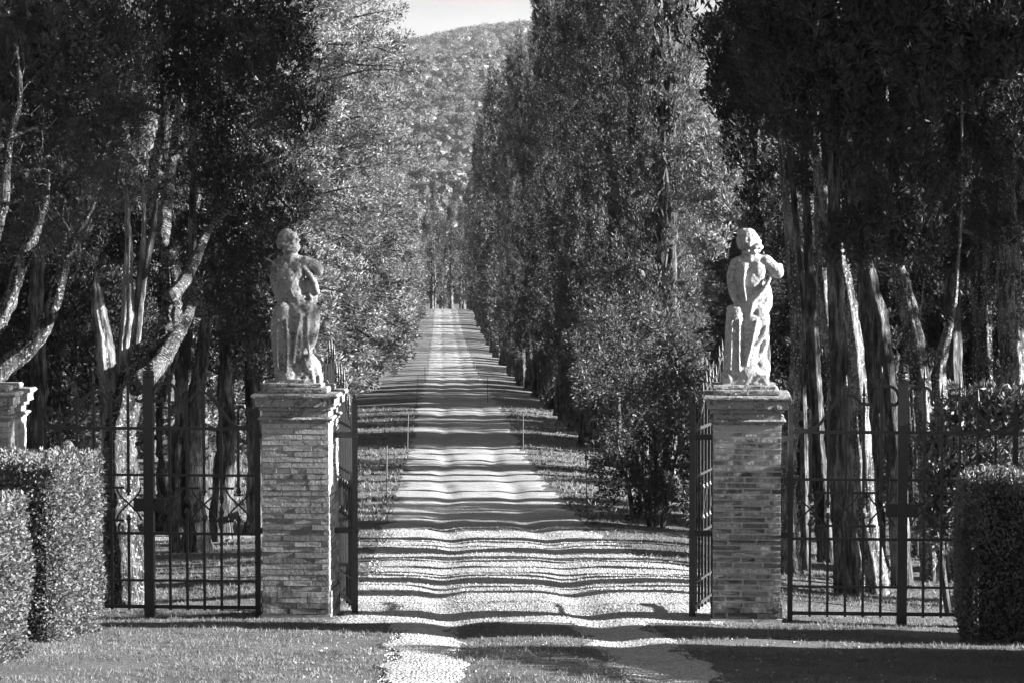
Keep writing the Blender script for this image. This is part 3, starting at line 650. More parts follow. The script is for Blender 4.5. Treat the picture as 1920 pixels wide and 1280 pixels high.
stump = [Cn(q, (1382, 588, -8, 19.5), (1380, 620, -8, 19.5), (1379, 655, -8, 19.5), (1378, 690, -8, 21)), E(q, 1382, 577, -8, 19, 17, 9), E(q, 1400, 696, 0, 45, 30, 26), E(q, 1430, 690, 2, 18, 22, 26), ('b', q(1355, 725, -28, 0)[:3], (.225, .2, .13), .9), E(q, 1370, 705, -8, 18, 22, 20)]
link('plinth', slab_mesh(.62, .58, .04, 78, M['stone'], .01, .014), statue(PX - .01, fig, stump, 'pale sunlit stone figure seen from behind beside a carved stump, on the right pillar', M['statue_pale'], 2, ZT), (-.02, 0, -.006))

# ------------------------------------------------------------------ wrought iron gates
def finial_mesh(h=.20):
    mb = MB(); mb.lathe([(.010, 0), (.019, .004), (.019, .014), (.011, .018), (.017, .024), (.017, .034), (.010, .040)], 8)
    for sx in (-1, 1):
        a = np.linspace(-.3, 2 * math.pi - .3, 12); mb.tube(np.stack([sx * .015 + np.cos(a) * .0125, 0 * a, .062 + np.sin(a) * .016], -1), .0055, 5, cap=False)
    mb.lathe([(.010, .04), (.007, .06), (.012, .080), (.020, .088), (.014, .10), (.012, .13), (.008, .165), (.0015, h)], 8)
    return mb.mesh('finial', M['iron'], True)
def knob_mesh():
    mb = MB(); mb.lathe([(.010, -.045), (.018, -.035), (.012, -.022), (.026, -.008), (.028, .006), (.018, .018), (.020, .028), (.010, .042)], 8); return mb.mesh('knob', M['iron'], True)
FIN, KNOB = finial_mesh(), knob_mesh()
def bar_mesh(z0, z1, r=.0125):
    mb = MB(); mb.box((-r, -r, z0), (r, r, z1)); return mb.mesh('bar', M['iron'])
def cyl(name, x0, x1, z0, z1, y=0., t=.012, parent=None):
    mb = MB(); mb.box((x0, y - t, z0), (x1, y + t, z1)); return mb.obj(name, M['iron'], parent)
z_ = lambda py: (1170 - py) * K
# one panel, outer post at u=0 and middle post at u=1.05 (metres); scroll outline in photograph pixels from the outer post
SC = [(9, 790), (14.5, 789), (15, 780.5), (8, 776), (1, 781), (0, 793), (6, 804), (18, 811), (33, 811), (47, 801), (61, 783), (74, 764), (86, 751), (98, 745.5), (110, 746), (119, 752), (126, 760.5), (137, 762), (150, 762), (151, 752), (152, 744), (155, 735), (164, 729), (175, 727), (188, 731), (195, 741), (197, 754), (191, 762), (183, 762), (179, 757)]
def top_at(u):
    xs = np.array([5, 20, 33, 61, 86, 98, 126, 150, 152, 175, 197]); ys = np.array([812, 812, 811, 783, 751, 746, 762, 762, 740, 727, 745])
    return z_(np.interp(u / K, xs, ys))
def gate_panel(e, sgn, u0, parent_off=0., wmul=1., lift=0., top=None):
    """children of e: rails, bars with finials, scroll and the twisted frieze. u grows from the outer post inwards"""
    X = lambda u: u0 + sgn * u
    wd = 1.05 * wmul
    for nm, ya, hgt in (('rail', 815, .030), ('rail', 905, .024), ('rail', 1018, .026), ('rail', 1109, .022), ('rail', 1160, .034)):
        a, b = sorted((X(.0), X(wd))); cyl(nm, a, b, z_(ya) - hgt / 2, z_(ya) + hgt / 2, parent=e, t=.011)
    sc = spline([(X(p[0] * K * wmul + .02), 0, z_(p[1]) + lift * (p[0] / 200.)) for p in SC], 4)
    mb = MB(); mb.tube(sc, 1., flat=(.030, .020)); mb.obj('scroll', M['iron'], e)
    for k in range(5):
        u = (.17 * (k + 1) + .01) * wmul
        tz = top_at(u / wmul) + lift * (u / wd)
        ya, yb = ((936, 990) if k % 2 == 0 else (950, 976))
        o = link('bar', bar_mesh(z_(ya), tz - .005 if tz - .02 > z_(815) else z_(815)), e, (X(u), 0.0, 0))
        link('finial', FIN, o, (0, 0, tz + .01)); link('knob', KNOB, o, (0, 0, z_(ya)))
        o = link('bar', bar_mesh(.02, z_(yb)), e, (X(u), 0.0, 0)); link('knob', KNOB, o, (0, 0, z_(yb)))
    # twisted frieze between the middle rails
    for k in range(6):
        a = (.17 * k + .01) * wmul; b = a + .17 * wmul; 
        if k in (1, 3, 5):
            if k < 5:
                for yy_ in (930, 993): 
                    x0, x1 = sorted((X(a + .02), X(b + .155 * wmul))) if False else sorted((X(a + .045), X(b + .125 * wmul)))
                    mb = MB(); mb.box((x0, -.006, z_(yy_) - .011), (x1, .006, z_(yy_) + .011)); mb.obj('frieze_strap', M['iron'], e)
    for k, uc in enumerate((.18, .52, .86)):
        for s2 in (-1, 1):
            pts = spline([(X((uc - s2 * .125) * wmul), 0, z_(930)), (X((uc - s2 * .085) * wmul), 0, z_(945)), (X(uc * wmul), 0, z_(961)), (X((uc + s2 * .085) * wmul), 0, z_(978)), (X((uc + s2 * .125) * wmul), 0, z_(993))], 5)
            mb = MB(); mb.tube(pts + [0, s2 * .007, 0], 1., flat=(.016, .012)); mb.obj('twist', M['iron'], e)
def square_post(e, x, z1, w=.05, cap='point'):
    mb = MB(); mb.box((x - w / 2, -w / 2, -.05), (x + w / 2, w / 2, z1)); o = mb.obj('post', M['iron'], e)
    mb = MB()
    if cap == 'point': mb.lathe([(.02, 0), (.024, .012), (.024, .022), (.013, .032), (.018, .045), (.010, .06), (.001, .07)], 8, (x, 0, z1))
    else:
        mb.lathe([(.06, 0), (.065, .01), (.055, .02), (.05, .03), (.062, .04), (.05, .055), (.045, .065)], 10, (x, 0, z1))
        for zz in (.075, .11):
            a = np.linspace(0, 6.283, 14); mb.tube(np.stack([x + np.cos(a) * .045, 0 * a, z1 + zz + .02 + np.sin(a) * .022], -1), .007, 5, cap=False)
        mb.lathe([(.04, .085), (.02, .1), (.028, .12), (.001, .145)], 8, (x, 0, z1))
    mb.obj('post_cap', M['iron'], o)
def side_gate(sgn, label):
    off = sgn * (PX + .327)
    e = link('iron_gate', None, None, G(off, .36), GA); tag(e, label, 'gate')
    a, c, b = .10, .10 + 1.075, .10 + 2.15        # post positions away from the pillar
    square_post(e, sgn * a, z_(765)); square_post(e, sgn * b, z_(765)); square_post(e, sgn * c, z_(716), .095, 'crown')
    gate_panel(e, sgn, sgn * (a + .01)); gate_panel(e, -sgn, sgn * (b - .01))
    for yy_ in (827, 1011):
        mb = MB(); x0, x1 = sorted((-sgn * .01, sgn * (a + .03))); mb.box((x0, -.032, z_(yy_) - .026), (x1, .030, z_(yy_) + .026)); mb.obj('hinge_strap', M['iron'], e)
    mb = MB(); x0, x1 = sorted((sgn * (c - .16), sgn * (c + .15))); mb.box((x0, -.03, z_(975)), (x1, -.012 + .03, z_(950))); mb.obj('lock_plate', M['iron'], e)
    return e
side_gate(-1, 'closed wrought iron side gate left of the left statue pillar, partly behind the clipped hedges')
side_gate(1, 'closed wrought iron side gate between the right statue pillar and the right hedge')
def open_leaf(gx, gy, ang, label, sgn):
    p = G(gx, gy); e = link('iron_gate', None, None, (p[0], p[1], 0), ang); tag(e, label, 'gate')
    Wd = 1.78; square_post(e, 0, z_(762), .055); square_post(e, Wd, 2.35, .05)
    n = 10
    for ya, hgt in ((815, .03), (905, .024), (1018, .026), (1109, .022), (1155, .034)): cyl('rail', 0, Wd, z_(ya) - hgt / 2, z_(ya) + hgt / 2, parent=e)
    sc = spline([(.08, 0, 1.93), (.05, 0, 1.98), (.03, 0, 1.92), (.08, 0, 1.86), (.2, 0, 1.86), (.4, 0, 1.97), (.6, 0, 2.13), (.78, 0, 2.2), (.92, 0, 2.15), (1.05, 0, 2.13), (1.15, 0, 2.14), (1.2, 0, 2.28), (1.36, 0, 2.42), (1.56, 0, 2.40), (1.70, 0, 2.28), (1.66, 0, 2.2)], 5)
    mb = MB(); mb.tube(sc, 1., flat=(.03, .02)); mb.obj('scroll', M['iron'], e)
    for k in range(n):
        u = Wd * (k + 1) / (n + 1); tz = np.interp(u, [.1, .3, .6, .78, 1.1, 1.2, 1.36, 1.6, 1.75], [1.86, 1.9, 2.13, 2.2, 2.14, 2.28, 2.42, 2.4, 2.25])
        o = link('bar', bar_mesh(.02, tz), e, (u, 0, 0)); link('finial', FIN, o, (0, 0, tz + .01))
        for yk in (933, 992): link('knob', KNOB, o, (0, 0, z_(yk)))
    for k in range(5):
        uc = .2 + .34 * k
        for s2 in (-1, 1):
            pts = spline([(uc - s2 * .13, 0, z_(930)), (uc, 0, z_(961)), (uc + s2 * .13, 0, z_(993))], 6); mb = MB(); mb.tube(pts + [0, s2 * .007, 0], 1., flat=(.016, .012)); mb.obj('twist', M['iron'], e)
    for yy_ in (827, 1011):
        mb = MB(); mb.box((-.035, -.03, z_(yy_) - .026), (.035, .03, z_(yy_) + .026)); o = mb.obj('hinge_collar', M['iron'], e)
    return e
for sgn in (-1, 1):
    gx = sgn * (PX - .327 - .19); gy = .45
    open_leaf(gx, gy, math.radians(101 if sgn < 0 else 73), 'open wrought iron gate leaf swung back behind the %s statue pillar' % ('left' if sgn < 0 else 'right'), sgn)
    for yy_ in (827, 1011):
        mb = MB(); x0, x1 = sorted((gx - sgn * .04, sgn * (PX - .327) + sgn * .01)); mb.box((x0, gy - .034, z_(yy_) - .026), (x1, gy - .031 + .06, z_(yy_) + .026))
        o = mb.obj('hinge_bracket', M['iron'], pl if sgn < 0 else pr_); o.location = (-sgn * -0 - (-PX if sgn < 0 else PX), 0, 0)

# ------------------------------------------------------------------ clipped hedges
def hedge(name, x0, x1, y0, y1, h, rot, label, seed, dens=5200, lL=.036):
    r = np.random.default_rng(seed); cx, cy2 = (x0 + x1) / 2, (y0 + y1) / 2; hx, hy = (x1 - x0) / 2, (y1 - y0) / 2
    gz = min(float(H(cx + sx * hx, cy2 + sy * hy)) for sx in (-1, 1) for sy in (-1, 1)); hz = h
    e = link(name, None, None, (cx, cy2, gz), rot); tag(e, label, 'hedge')
    mb = MB(); P_ = []; N_ = []
    for ax, fixed, s_, w, hh2 in ((1, hy, -1, hx, hz), (1, hy, 1, hx, hz), (0, hx, 1, hy, hz), (0, hx, -1, hy, hz), (2, hz, 1, hx, hy)):
        A_ = 2 * w * (hz if ax != 2 else 2 * hy); n = int(A_ * dens)
        a = r.uniform(-w, w, n)
        if ax == 2: b = r.uniform(-hy, hy, n); p = np.stack([a, b, np.full(n, hz)], -1); nn = np.tile([0, 0, 1.], (n, 1))
        else:
            b = r.uniform(0.02, hz, n); p = np.stack([a, np.full(n, s_ * fixed), b], -1) if ax == 1 else np.stack([np.full(n, s_ * fixed), a, b], -1); nn = np.zeros((n, 3)); nn[:, ax] = s_
        P_.append(p); N_.append(nn)
    p = np.vstack(P_); nn = np.vstack(N_)
    # round the edges, undulate
    rr_ = .12; lim = np.array([hx, hy, hz]) - rr_; core = np.clip(p, [-lim[0], -lim[1], 0], lim); dv = p - core; dl = np.linalg.norm(dv, axis=1, keepdims=True); k = np.minimum(1, rr_ / (dl + 1e-6)); p = core + dv * k
    nn = norm(nn + dv / (dl + 1e-6)); und = .03 * wob(p[:, 0] + p[:, 2] * 1.7, p[:, 1] + p[:, 2], 4.) + .015 * wob(p[:, 0] * 3, p[:, 2] * 3 + p[:, 1] * 2, 3.); p = p + nn * (und + r.uniform(-.11, .015, len(p)))[:, None]
    low = smooth(.5, 0., p[:, 2])[:, None]; p[:, :2] *= 1 - .03 * low
    d = norm(nn * .8 + r.standard_normal(p.shape) * .7 + [0, 0, .3]); v, q_ = rhombi(p, d, r.uniform(.7, 1.3, len(p)) * lL, r.uniform(.7, 1.2, len(p)) * lL * .62, r)
    m2 = MB(); m2.add(v, q=q_); m2.obj('foliage', M['hedge'], e)
    c = MB(); i_ = .19; c.box((-hx + i_, -hy + i_, 0.1), (hx - i_, hy - i_, hz - i_)); c.obj('shade_core', M['cypress_shaded'], e)  # solid dark core standing in for the shade between the leaves
    return e
hedge('clipped_hedge', -7.208, -3.808, -2.944, -1.644, 1.66, math.radians(-10), 'low clipped box hedge at the left, running up to the iron side gate', 1)
hedge('clipped_hedge', -6.68, -3.98, -5.75, -4.75, 1.33, math.radians(-10), 'nearest clipped box hedge at the left edge, in front of the other', 2)
hedge('clipped_hedge', 3.74, 8.0, -3.2, -2.3, 1.54, math.radians(-12), 'clipped box hedge in shade at the right edge with a sunlit top', 3)

hedge('clipped_hedge', 4.15, 8.5, -8.6, -4.4, 1.5, 0., 'long clipped box hedge beside the drive, unseen past the right edge, lengthened to shade the foreground', 4, 900, .05)  # out of view, drawn out in length to shade the front of the drive

# ------------------------------------------------------------------ stakes, sign, marker
def stake(px, py, hpx, d, label, group=None):
    b = P(px, py, d); z = float(H(b[0], b[1])); mb = MB(); h = hpx * d / F
    r_ = np.random.default_rng(int(px)); lx = r_.uniform(-.03, .03)
    mb.tube([(0, 0, -.1), (lx * .5, 0, h * .5), (lx, .0, h)], .013, 6); return tag(mb.obj('stake', M['stake'], loc=(b[0], b[1], z)), label, 'stake', group)
grp = 'thin wooden stakes marking the avenue'
for a in ((725, 935, 97, 57, 'thin stake nearest the gate on the left verge of the avenue'), (1100, 945, 96, 56, 'thin dark stake nearest the gate on the right verge, before the dark bushes'),
          (764, 845, 67, 83, 'second thin stake along the left verge of the avenue'), (981, 845, 68, 83, 'second thin stake along the right verge of the avenue')): stake(*a)
for a in ((782, 763, 34, 111), (945, 763, 34, 111), (784, 730, 36, 132), (914, 750, 48, 118), (802, 696, 27, 195), (891, 692, 22, 197), (797, 716, 28, 160), (896, 716, 28, 160), (806, 664, 18, 240), (876, 660, 20, 240)):
    stake(*a, 'thin stake on the verge far down the gravel avenue', grp)
b = P(433, 1018, 41.5); zb = float(H(b[0], b[1])); e = link('small_sign', None, None, (b[0], b[1], zb)); tag(e, 'small dark tilted two-panel sign on a thin rod on the lawn behind the left gate', 'sign')
mb = MB(); mb.tube([(0.06, 0, -.1), (0, 0, .32), (-.03, 0, .46)], .009, 6); mb.obj('rod', M['iron'], e)
for s_, x in ((-1, -.085), (1, .085)):
    mb = MB(); mb.box((-.078, -.012, -.055), (.078, .012, .055)); o = mb.obj('panel', M['sign'], e); o.location = (-.03 + x, 0, .40 + x * .3 + (.02 if s_ > 0 else 0)); o.rotation_euler = (0, math.radians(-17), 0)
b = P(272, 994, 43); mb = MB(); mb.lathe([(.06, -.05), (.055, .1), (.035, .13), (0.002, .14)], 10); mb.box((-.05, -.05, -.1), (.05, .05, 0)); tag(mb.obj('marker_post', M['white'], loc=(b[0], b[1], float(H(b[0], b[1])))), 'short white marker post beside the side path behind the left gate', 'marker post')

# ------------------------------------------------------------------ near trees with their own trunks
def pxline(pts, d, dd=0.):
    """photograph polyline (px, py, width in px) at depth d (drifting by dd) -> world points and radii"""
    n = len(pts); P3 = []; R3 = []
    for i, p in enumerate(pts):
        dk = d + dd * i / max(1, n - 1); w = P(p[0], p[1], dk); P3.append(w); R3.append(p[2] * dk / F / 2)
    return np.array(P3), np.array(R3)
def to_ground(P3, R3):
    x, y = P3[0][0], P3[0][1]; z = float(H(x, y)) - .12
    if P3[0][2] > z + .05: P3 = np.vstack([[x + (P3[0][0] - P3[1][0]) * .2, y, z], P3]); R3 = np.concatenate([[R3[0] * 1.35], R3])
    return P3, R3
def lobes_crown(lobes, seed, mat, lL=.06, lW=.013, per=56, dens=20., inner=True, A0=(0, 0, 1), flip=.35, cl=(.22, .42), crd=(.05, .11)):
    """lobes: (px, py, radius px, depth d); tufts over each lobe's whole skin"""
    r = np.random.default_rng(seed); mb = MB()
    for (lx, ly, lr, d) in lobes:
        c = P(lx, ly, d); Rm = lr * d / F; n = int(dens * 4 * math.pi * Rm * Rm); u = norm(r.standard_normal((n, 3)))
        lob = 1 + .16 * np.sin(u[:, 0] * 5 + lx) * np.sin(u[:, 2] * 6 + ly) + .10 * r.standard_normal(n)
        pos = c + u * (Rm * lob * (.72 + .28 * r.random(n) ** .6))[:, None] * [1, .8, 1.]
        A = np.array(A0) + u * flip + r.standard_normal((n, 3)) * .35
        v, q_ = clusters(pos, A, r.uniform(*cl, n), r.uniform(*crd, n), per, lL, lW, r, .7); mb.add(v, q=q_)
        if inner:
            m = int(n * 4); p = c + norm(r.standard_normal((m, 3))) * (Rm * .75 * r.random(m)[:, None] ** .4); v, q_ = rhombi(p, norm(r.standard_normal((m, 3)) * .7 + [0, 0, .6]), r.uniform(.09, .17, m), r.uniform(.035, .06, m), r); mb.add(v, q=q_)
    return mb
def near_tree(name, label, trunks, d, lobes, seed, mat, bmat, boughs=(), high=None, dd=0., up=False, wf=1., **kw):
    if up: trunks = [t + [(t[-1][0] + (t[-1][0] - t[-2][0]) * .8, t[-1][1] - 200, t[-1][2] * .8), (t[-1][0] + (t[-1][0] - t[-2][0]) * .8, t[-1][1] - 520, t[-1][2] * .4)] for t in trunks]
    P0, R0 = to_ground(*pxline(trunks[0], d, dd)); base = P0[0]
    e = link(name, None, None, (base[0], base[1], float(H(base[0], base[1])))); tag(e, label, 'tree'); o0 = np.array(e.location)
    link('trunk', trunk_mesh('trunk', P0 - o0, R0 * wf, bmat, seed, 30, 6, .10), e)
    for k, t in enumerate(trunks[1:]):
        P1, R1 = to_ground(*pxline(t, d, dd)); link('trunk', trunk_mesh('trunk', P1 - o0, R1 * wf, bmat, seed + k + 1, 26, 5, .10), e)
    for k, t in enumerate(boughs):
        P1, R1 = pxline(t, d, dd); link('branch', trunk_mesh('branch', P1 - o0, R1, bmat, seed + 20 + k, 12, 4, .08), e); tag(link('twigs', twig_mesh(P1 - o0, R1, seed + 40 + k, bmat), e), kind='stuff')
    if lobes or high:
        mb = lobes_crown(lobes, seed, mat, **kw) if lobes else MB()
        if high:      # the part of the crown above the picture: coarse
            r = np.random.default_rng(seed + 5); (hx, hy, hz, rx, rz) = high; n = 8500; u = norm(r.standard_normal((n, 3))) * (r.random(n)[:, None] ** .35)
            p = np.array([hx, hy, hz]) + u * [rx, rx, rz]; v, q_ = rhombi(p, norm(r.standard_normal((n, 3)) * .6 + [0, 0, 1]), r.uniform(.10, .19, n), r.uniform(.035, .06, n), r); mb.add(v, q=q_)
        me = mb.mesh('crown', mat); co = np.empty(len(me.vertices) * 3, np.float32); me.vertices.foreach_get('co', co); co = co.reshape(-1, 3) - o0; me.vertices.foreach_set('co', co.ravel()); me.update(); link('crown', me, e)
    return e
CN = M['cypress_shaded']
near_tree('gnarled_tree', 'gnarled dark tree with forked lichen-spotted trunk behind the left side gate', [[(235, 1040, 84), (228, 950, 72), (222, 850, 66), (228, 760, 62), (258, 690, 54), (298, 640, 46), (318, 580, 40), (318, 500, 36), (303, 430, 32), (286, 375, 24), (284, 310, 20), (300, 240, 15), (318, 180, 10)]], 29.8, 
    [(560, 215, 60, 33.0), (500, 130, 90, 34.0), (420, 60, 120, 35.0), (520, 30, 80, 35.0), (450, 210, 90, 35.5), (510, 300, 75, 34.5), (430, 320, 75, 36.0), (525, 390, 60, 35.0), (450, 430, 75, 36.5), (500, 480, 70, 36.0), (430, 540, 70, 37.0), (470, 600, 62, 36.5), (330, 80, 110, 36.0), (370, 190, 70, 36.5), (545, 100, 60, 35.0)], 61, CN, M['bark_lichen'], dd=3.0, wf=.86,
    boughs=[[(306, 450, 28), (309, 390, 24), (316, 320, 20), (328, 250, 15), (336, 190, 9)], [(318, 560, 26), (345, 525, 22), (368, 480, 18), (385, 440, 14), (405, 412, 10), (432, 396, 5)], [(255, 720, 44), (300, 680, 36), (345, 610, 28), (362, 560, 20), (352, 505, 10)], [(322, 300, 10), (345, 285, 8), (362, 260, 4)]],
    high=(-4.6, 9.5, 10.2, 3.2, 4.2), dens=18)
near_tree('leaning_tree', 'leaning tree at the left edge with bowed sunlit branches and grey-green foliage', [[(-60, 960, 60), (-45, 800, 46), (-10, 705, 36), (55, 652, 29), (93, 592, 25), (113, 525, 22), (128, 470, 17), (152, 422, 10), (178, 380, 5)]], 30.5,
    [(90, 60, 130, 34), (200, 120, 95, 34), (60, 230, 110, 34.5), (190, 260, 85, 34), (235, 200, 45, 33.5), (130, 390, 85, 34.5), (215, 345, 50, 33.5), (50, 420, 70, 36), (10, 120, 100, 35)], 62, M['cypress'], M['bark_lichen'],
    boughs=[[(-30, 650, 34), (8, 590, 30), (28, 540, 26), (48, 480, 28), (72, 432, 20), (88, 378, 12), (92, 320, 6)], [(-20, 480, 20), (8, 380, 18), (18, 280, 14), (38, 180, 10), (30, 80, 8)], [(-20, 300, 20), (15, 262, 14), (50, 245, 9), (90, 240, 5)], [(135, 470, 8), (128, 430, 5), (108, 400, 3)]],
    high=(-6.4, 7.5, 9.6, 3.2, 4.0), dens=21)
near_tree('broken_trunk', 'pale bare split trunk lit by the sun, second from left behind the left side gate', [[(215, 1000, 34), (208, 760, 34), (196, 660, 31), (186, 590, 25), (181, 540, 14), (179, 500, 3)]], 30.6, None, 63, CN, M['bark_pale'])
near_tree('bare_trunk', 'thin bare pale trunk between the split trunk and the gnarled tree', [[(236, 900, 30), (228, 720, 26), (236, 600, 22), (237, 500, 17), (240, 432, 12), (236, 360, 8)]], 31, None, 64, CN, M['bark_pale'], boughs=[[(255, 660, 14), (262, 580, 15), (272, 500, 14), (286, 430, 11), (292, 380, 7), (300, 330, 3)], [(250, 640, 12), (262, 520, 12), (270, 425, 9), (268, 350, 5)]])
near_tree('cypress_tree', 'two-stemmed cypress trunk with pale bark seen through the middle of the left side gate', [[(345, 1030, 44), (340, 900, 36), (345, 770, 28), (350, 690, 22), (356, 630, 18), (360, 500, 14)], [(378, 1015, 46), (364, 900, 38), (371, 760, 30), (384, 670, 24), (389, 600, 20), (400, 480, 14)]], 40, [(400, 300, 90, 41), (370, 450, 60, 41.5)], 65, CN, M['bark'], high=(-5, 16, 9.5, 2.6, 4), up=True)
near_tree('cypress_tree', 'dark cypress trunk just left of the left statue pillar, behind the gate', [[(415, 1000, 40), (418, 860, 34), (425, 720, 28), (430, 600, 22)]], 43, [(470, 660, 50, 43), (420, 600, 60, 43)], 66, CN, M['bark'], boughs=[[(300, 760, 16), (318, 700, 14), (340, 640, 10)]])
near_tree('cypress_tree', 'leafy tree added to darken the gap behind the gnarled tree, left of the left statue', [[(480, 960, 40), (478, 800, 34), (474, 650, 28), (470, 500, 20)]], 45, [(250, 430, 90, 46), (400, 470, 90, 46), (330, 600, 90, 46.5), (470, 560, 80, 45), (430, 700, 70, 46), (520, 480, 60, 45), (500, 680, 50, 45)], 69, CN, M['bark'], dens=13, lL=.08, lW=.02)  # dark crown added where the wood behind should lie in shade
near_tree('cypress_tree', 'black leafy tree filling the dark behind the bowed branches at the left edge', [[(60, 960, 44), (64, 800, 36), (66, 600, 30), (70, 450, 22)]], 42, [(60, 520, 90, 43), (150, 560, 90, 43), (30, 680, 90, 43), (140, 700, 90, 43.5), (230, 600, 60, 44), (60, 800, 80, 43.5)], 59, CN, M['bark'], dens=13, lL=.08, lW=.02)
# grove on the right
G2 = [
 ('tall cypress trunk in bark coloured as sunlit just right of the right statue pillar', [[(1480, 1010, 44), (1476, 900, 36), (1480, 800, 40), (1492, 700, 26), (1490, 560, 22), (1480, 420, 18), (1470, 330, 12)]], 36, [(1440, 60, 85, 35.5), (1400, 170, 60, 36), (1480, 200, 70, 36.5)], (3.6, 9.5, 9.8)),
 ('slim bare trunk leaning above the right statue, ending short of the ground foliage', [[(1510, 1000, 20), (1506, 800, 16), (1502, 560, 14), (1496, 480, 15), (1489, 380, 14), (1480, 300, 10), (1470, 240, 6)]], 37, [], None),
 ('straight sunlit cypress trunk, third right of the right statue pillar', [[(1612, 1020, 40), (1598, 930, 34), (1577, 800, 31), (1560, 700, 28), (1548, 600, 26), (1540, 500, 22), (1535, 380, 16)]], 33, [(1560, 60, 90, 34), (1520, 230, 60, 34.5)], (4.6, 6.2, 9.6)),
 ('long cypress trunk leaning left across the right grove', [[(1645, 1092, 50), (1622, 960, 44), (1610, 800, 46), (1594, 640, 44), (1570, 500, 36), (1546, 390, 26), (1527, 300, 18), (1515, 220, 10)]], 32.5, [(1610, 130, 75, 33), (1590, 300, 60, 34)], None),
 ('thick cypress trunk in the middle of the right grove, flaked pale on one side', [[(1692, 1090, 50), (1680, 900, 44), (1665, 760, 42), (1650, 620, 42), (1622, 500, 32), (1600, 400, 22)]], 34, [(1700, 60, 110, 34.5), (1640, 330, 65, 35), (1600, 445, 62, 33)], (5.8, 7, 9.6)),
 ('pair of cypress trunks leaning left in front of the right side gate centre post', [[(1745, 1090, 46), (1738, 900, 44), (1728, 740, 44), (1712, 620, 44), (1690, 520, 34), (1672, 440, 20)], [(1790, 1040, 40), (1765, 800, 36), (1758, 700, 30), (1780, 600, 16), (1792, 540, 8)]], 35, [(1690, 190, 80, 35.5), (1705, 450, 68, 33.5), (1760, 330, 70, 35)], (6.6, 9, 9.8)),
 ('vertical trunk broken off short with a pale torn top, at the right', [[(1845, 950, 44), (1840, 700, 40), (1838, 500, 36), (1836, 400, 34), (1834, 358, 26)]], 38, [], None),
 ('thick trunk at the right edge with sunlit bark above the laurel', [[(1915, 1000, 66), (1905, 760, 56), (1898, 600, 54), (1888, 430, 44), (1880, 300, 30)]], 37, [(1850, 90, 120, 36), (1880, 260, 80, 36.5), (1870, 430, 50, 36.5)], (8.0, 10, 9.8)),
 ('dark slender trunk near the back of the right grove', [[(1555, 1050, 44), (1540, 900, 34), (1532, 760, 28), (1525, 620, 24), (1515, 450, 18)]], 39, [(1500, 330, 50, 39)], None),
 ('dark trunk behind the right side gate, right of its centre post', [[(1700, 1060, 40), (1706, 860, 36), (1700, 700, 32), (1720, 560, 24)]], 41, [(1790, 180, 90, 39)], (7.5, 14, 9.8)),
]
for k, (lab, tr, d, lob, hi) in enumerate(G2):
    near_tree('cypress_tree', lab, tr, d, lob, 70 + k * 3, CN, M['bark_sunlit'] if k in (0, 2, 3, 5, 7) else M['bark'] if k % 3 else M['bark_lichen'], boughs=[[(1925, 372, 22), (1890, 295, 19), (1850, 225, 15), (1812, 172, 8)], [(1930, 535, 16), (1880, 480, 14), (1830, 442, 10), (1788, 428, 5)]] if k == 7 else (), high=(*hi, 2.3, 3.6) if hi else None, dens=21, up=k not in (6,), wf=.84)
for k, (lab, px, py, d, lob) in enumerate((
  ('dense dark cypress crown overhanging the middle of the right grove', 1640, 1040, 38, [(1560, 180, 90, 38), (1660, 260, 90, 38), (1700, 390, 85, 38), (1600, 380, 60, 38.5), (1760, 460, 70, 38), (1480, 90, 80, 38)]),
  ('dense dark cypress crown at the top right of the grove, above the broken trunk', 1800, 1060, 40, [(1790, 90, 110, 40), (1830, 230, 90, 40), (1900, 330, 80, 40), (1790, 330, 80, 40), (1900, 150, 90, 40), (1840, 470, 60, 40)]),
  ('dark cypress crown behind the right statue head, reaching down to its shoulders', 1440, 980, 44, [(1440, 130, 95, 44), (1420, 260, 80, 44), (1450, 380, 70, 44), (1400, 60, 90, 44), (1380, 180, 60, 44), (1500, 470, 50, 44)]),
  ('nearest cypress crown hanging across the top right of the view, feathery and dark', 1960, 1180, 30.5, [(1900, 60, 100, 31), (1800, 30, 95, 31), (1690, 20, 90, 31.3), (1850, 170, 70, 31), (1760, 140, 70, 31.3), (1930, 230, 60, 31)]),
  ('dark cypress crown covering the tops of the leaning trunks in the right grove', 1585, 1100, 32, [(1430, 20, 85, 31.8), (1540, 30, 90, 31.6), (1470, 130, 75, 31.8), (1560, 150, 75, 31.6), (1640, 130, 80, 31.6), (1500, 235, 55, 31.9), (1600, 250, 65, 31.7), (1680, 240, 70, 31.8), (1640, 440, 55, 31.6), (1710, 460, 50, 31.7), (1590, 470, 40, 31.6), (1680, 350, 60, 31.8)]),
  ('dark leafy cypress low down at the back of the right grove', 1570, 1000, 45, [(1540, 560, 70, 45), (1560, 680, 80, 45), (1640, 620, 80, 46), (1700, 700, 80, 46), (1620, 780, 80, 46), (1520, 800, 70, 45), (1480, 650, 60, 45)]),
  ('dark leafy cypress low down behind the broken trunk at the right', 1800, 1000, 46, [(1780, 560, 80, 46), (1860, 600, 80, 46), (1800, 680, 80, 46), (1880, 700, 80, 46), (1760, 800, 80, 46), (1910, 520, 70, 46)]),
  )):
    near_tree('cypress_tree', lab, [[(px, py, 44), (px - 10, 800, 36), (px - 16, 600, 30), (px - 20, 400, 22)]], d, lob, 140 + k * 5, CN, M['bark'], dens=13, up=True, lL=.10, lW=.026, high=(float(P(px, 0, d)[0]), d - 26, 9.5, 2.6, 3.6) if k < 5 else None)
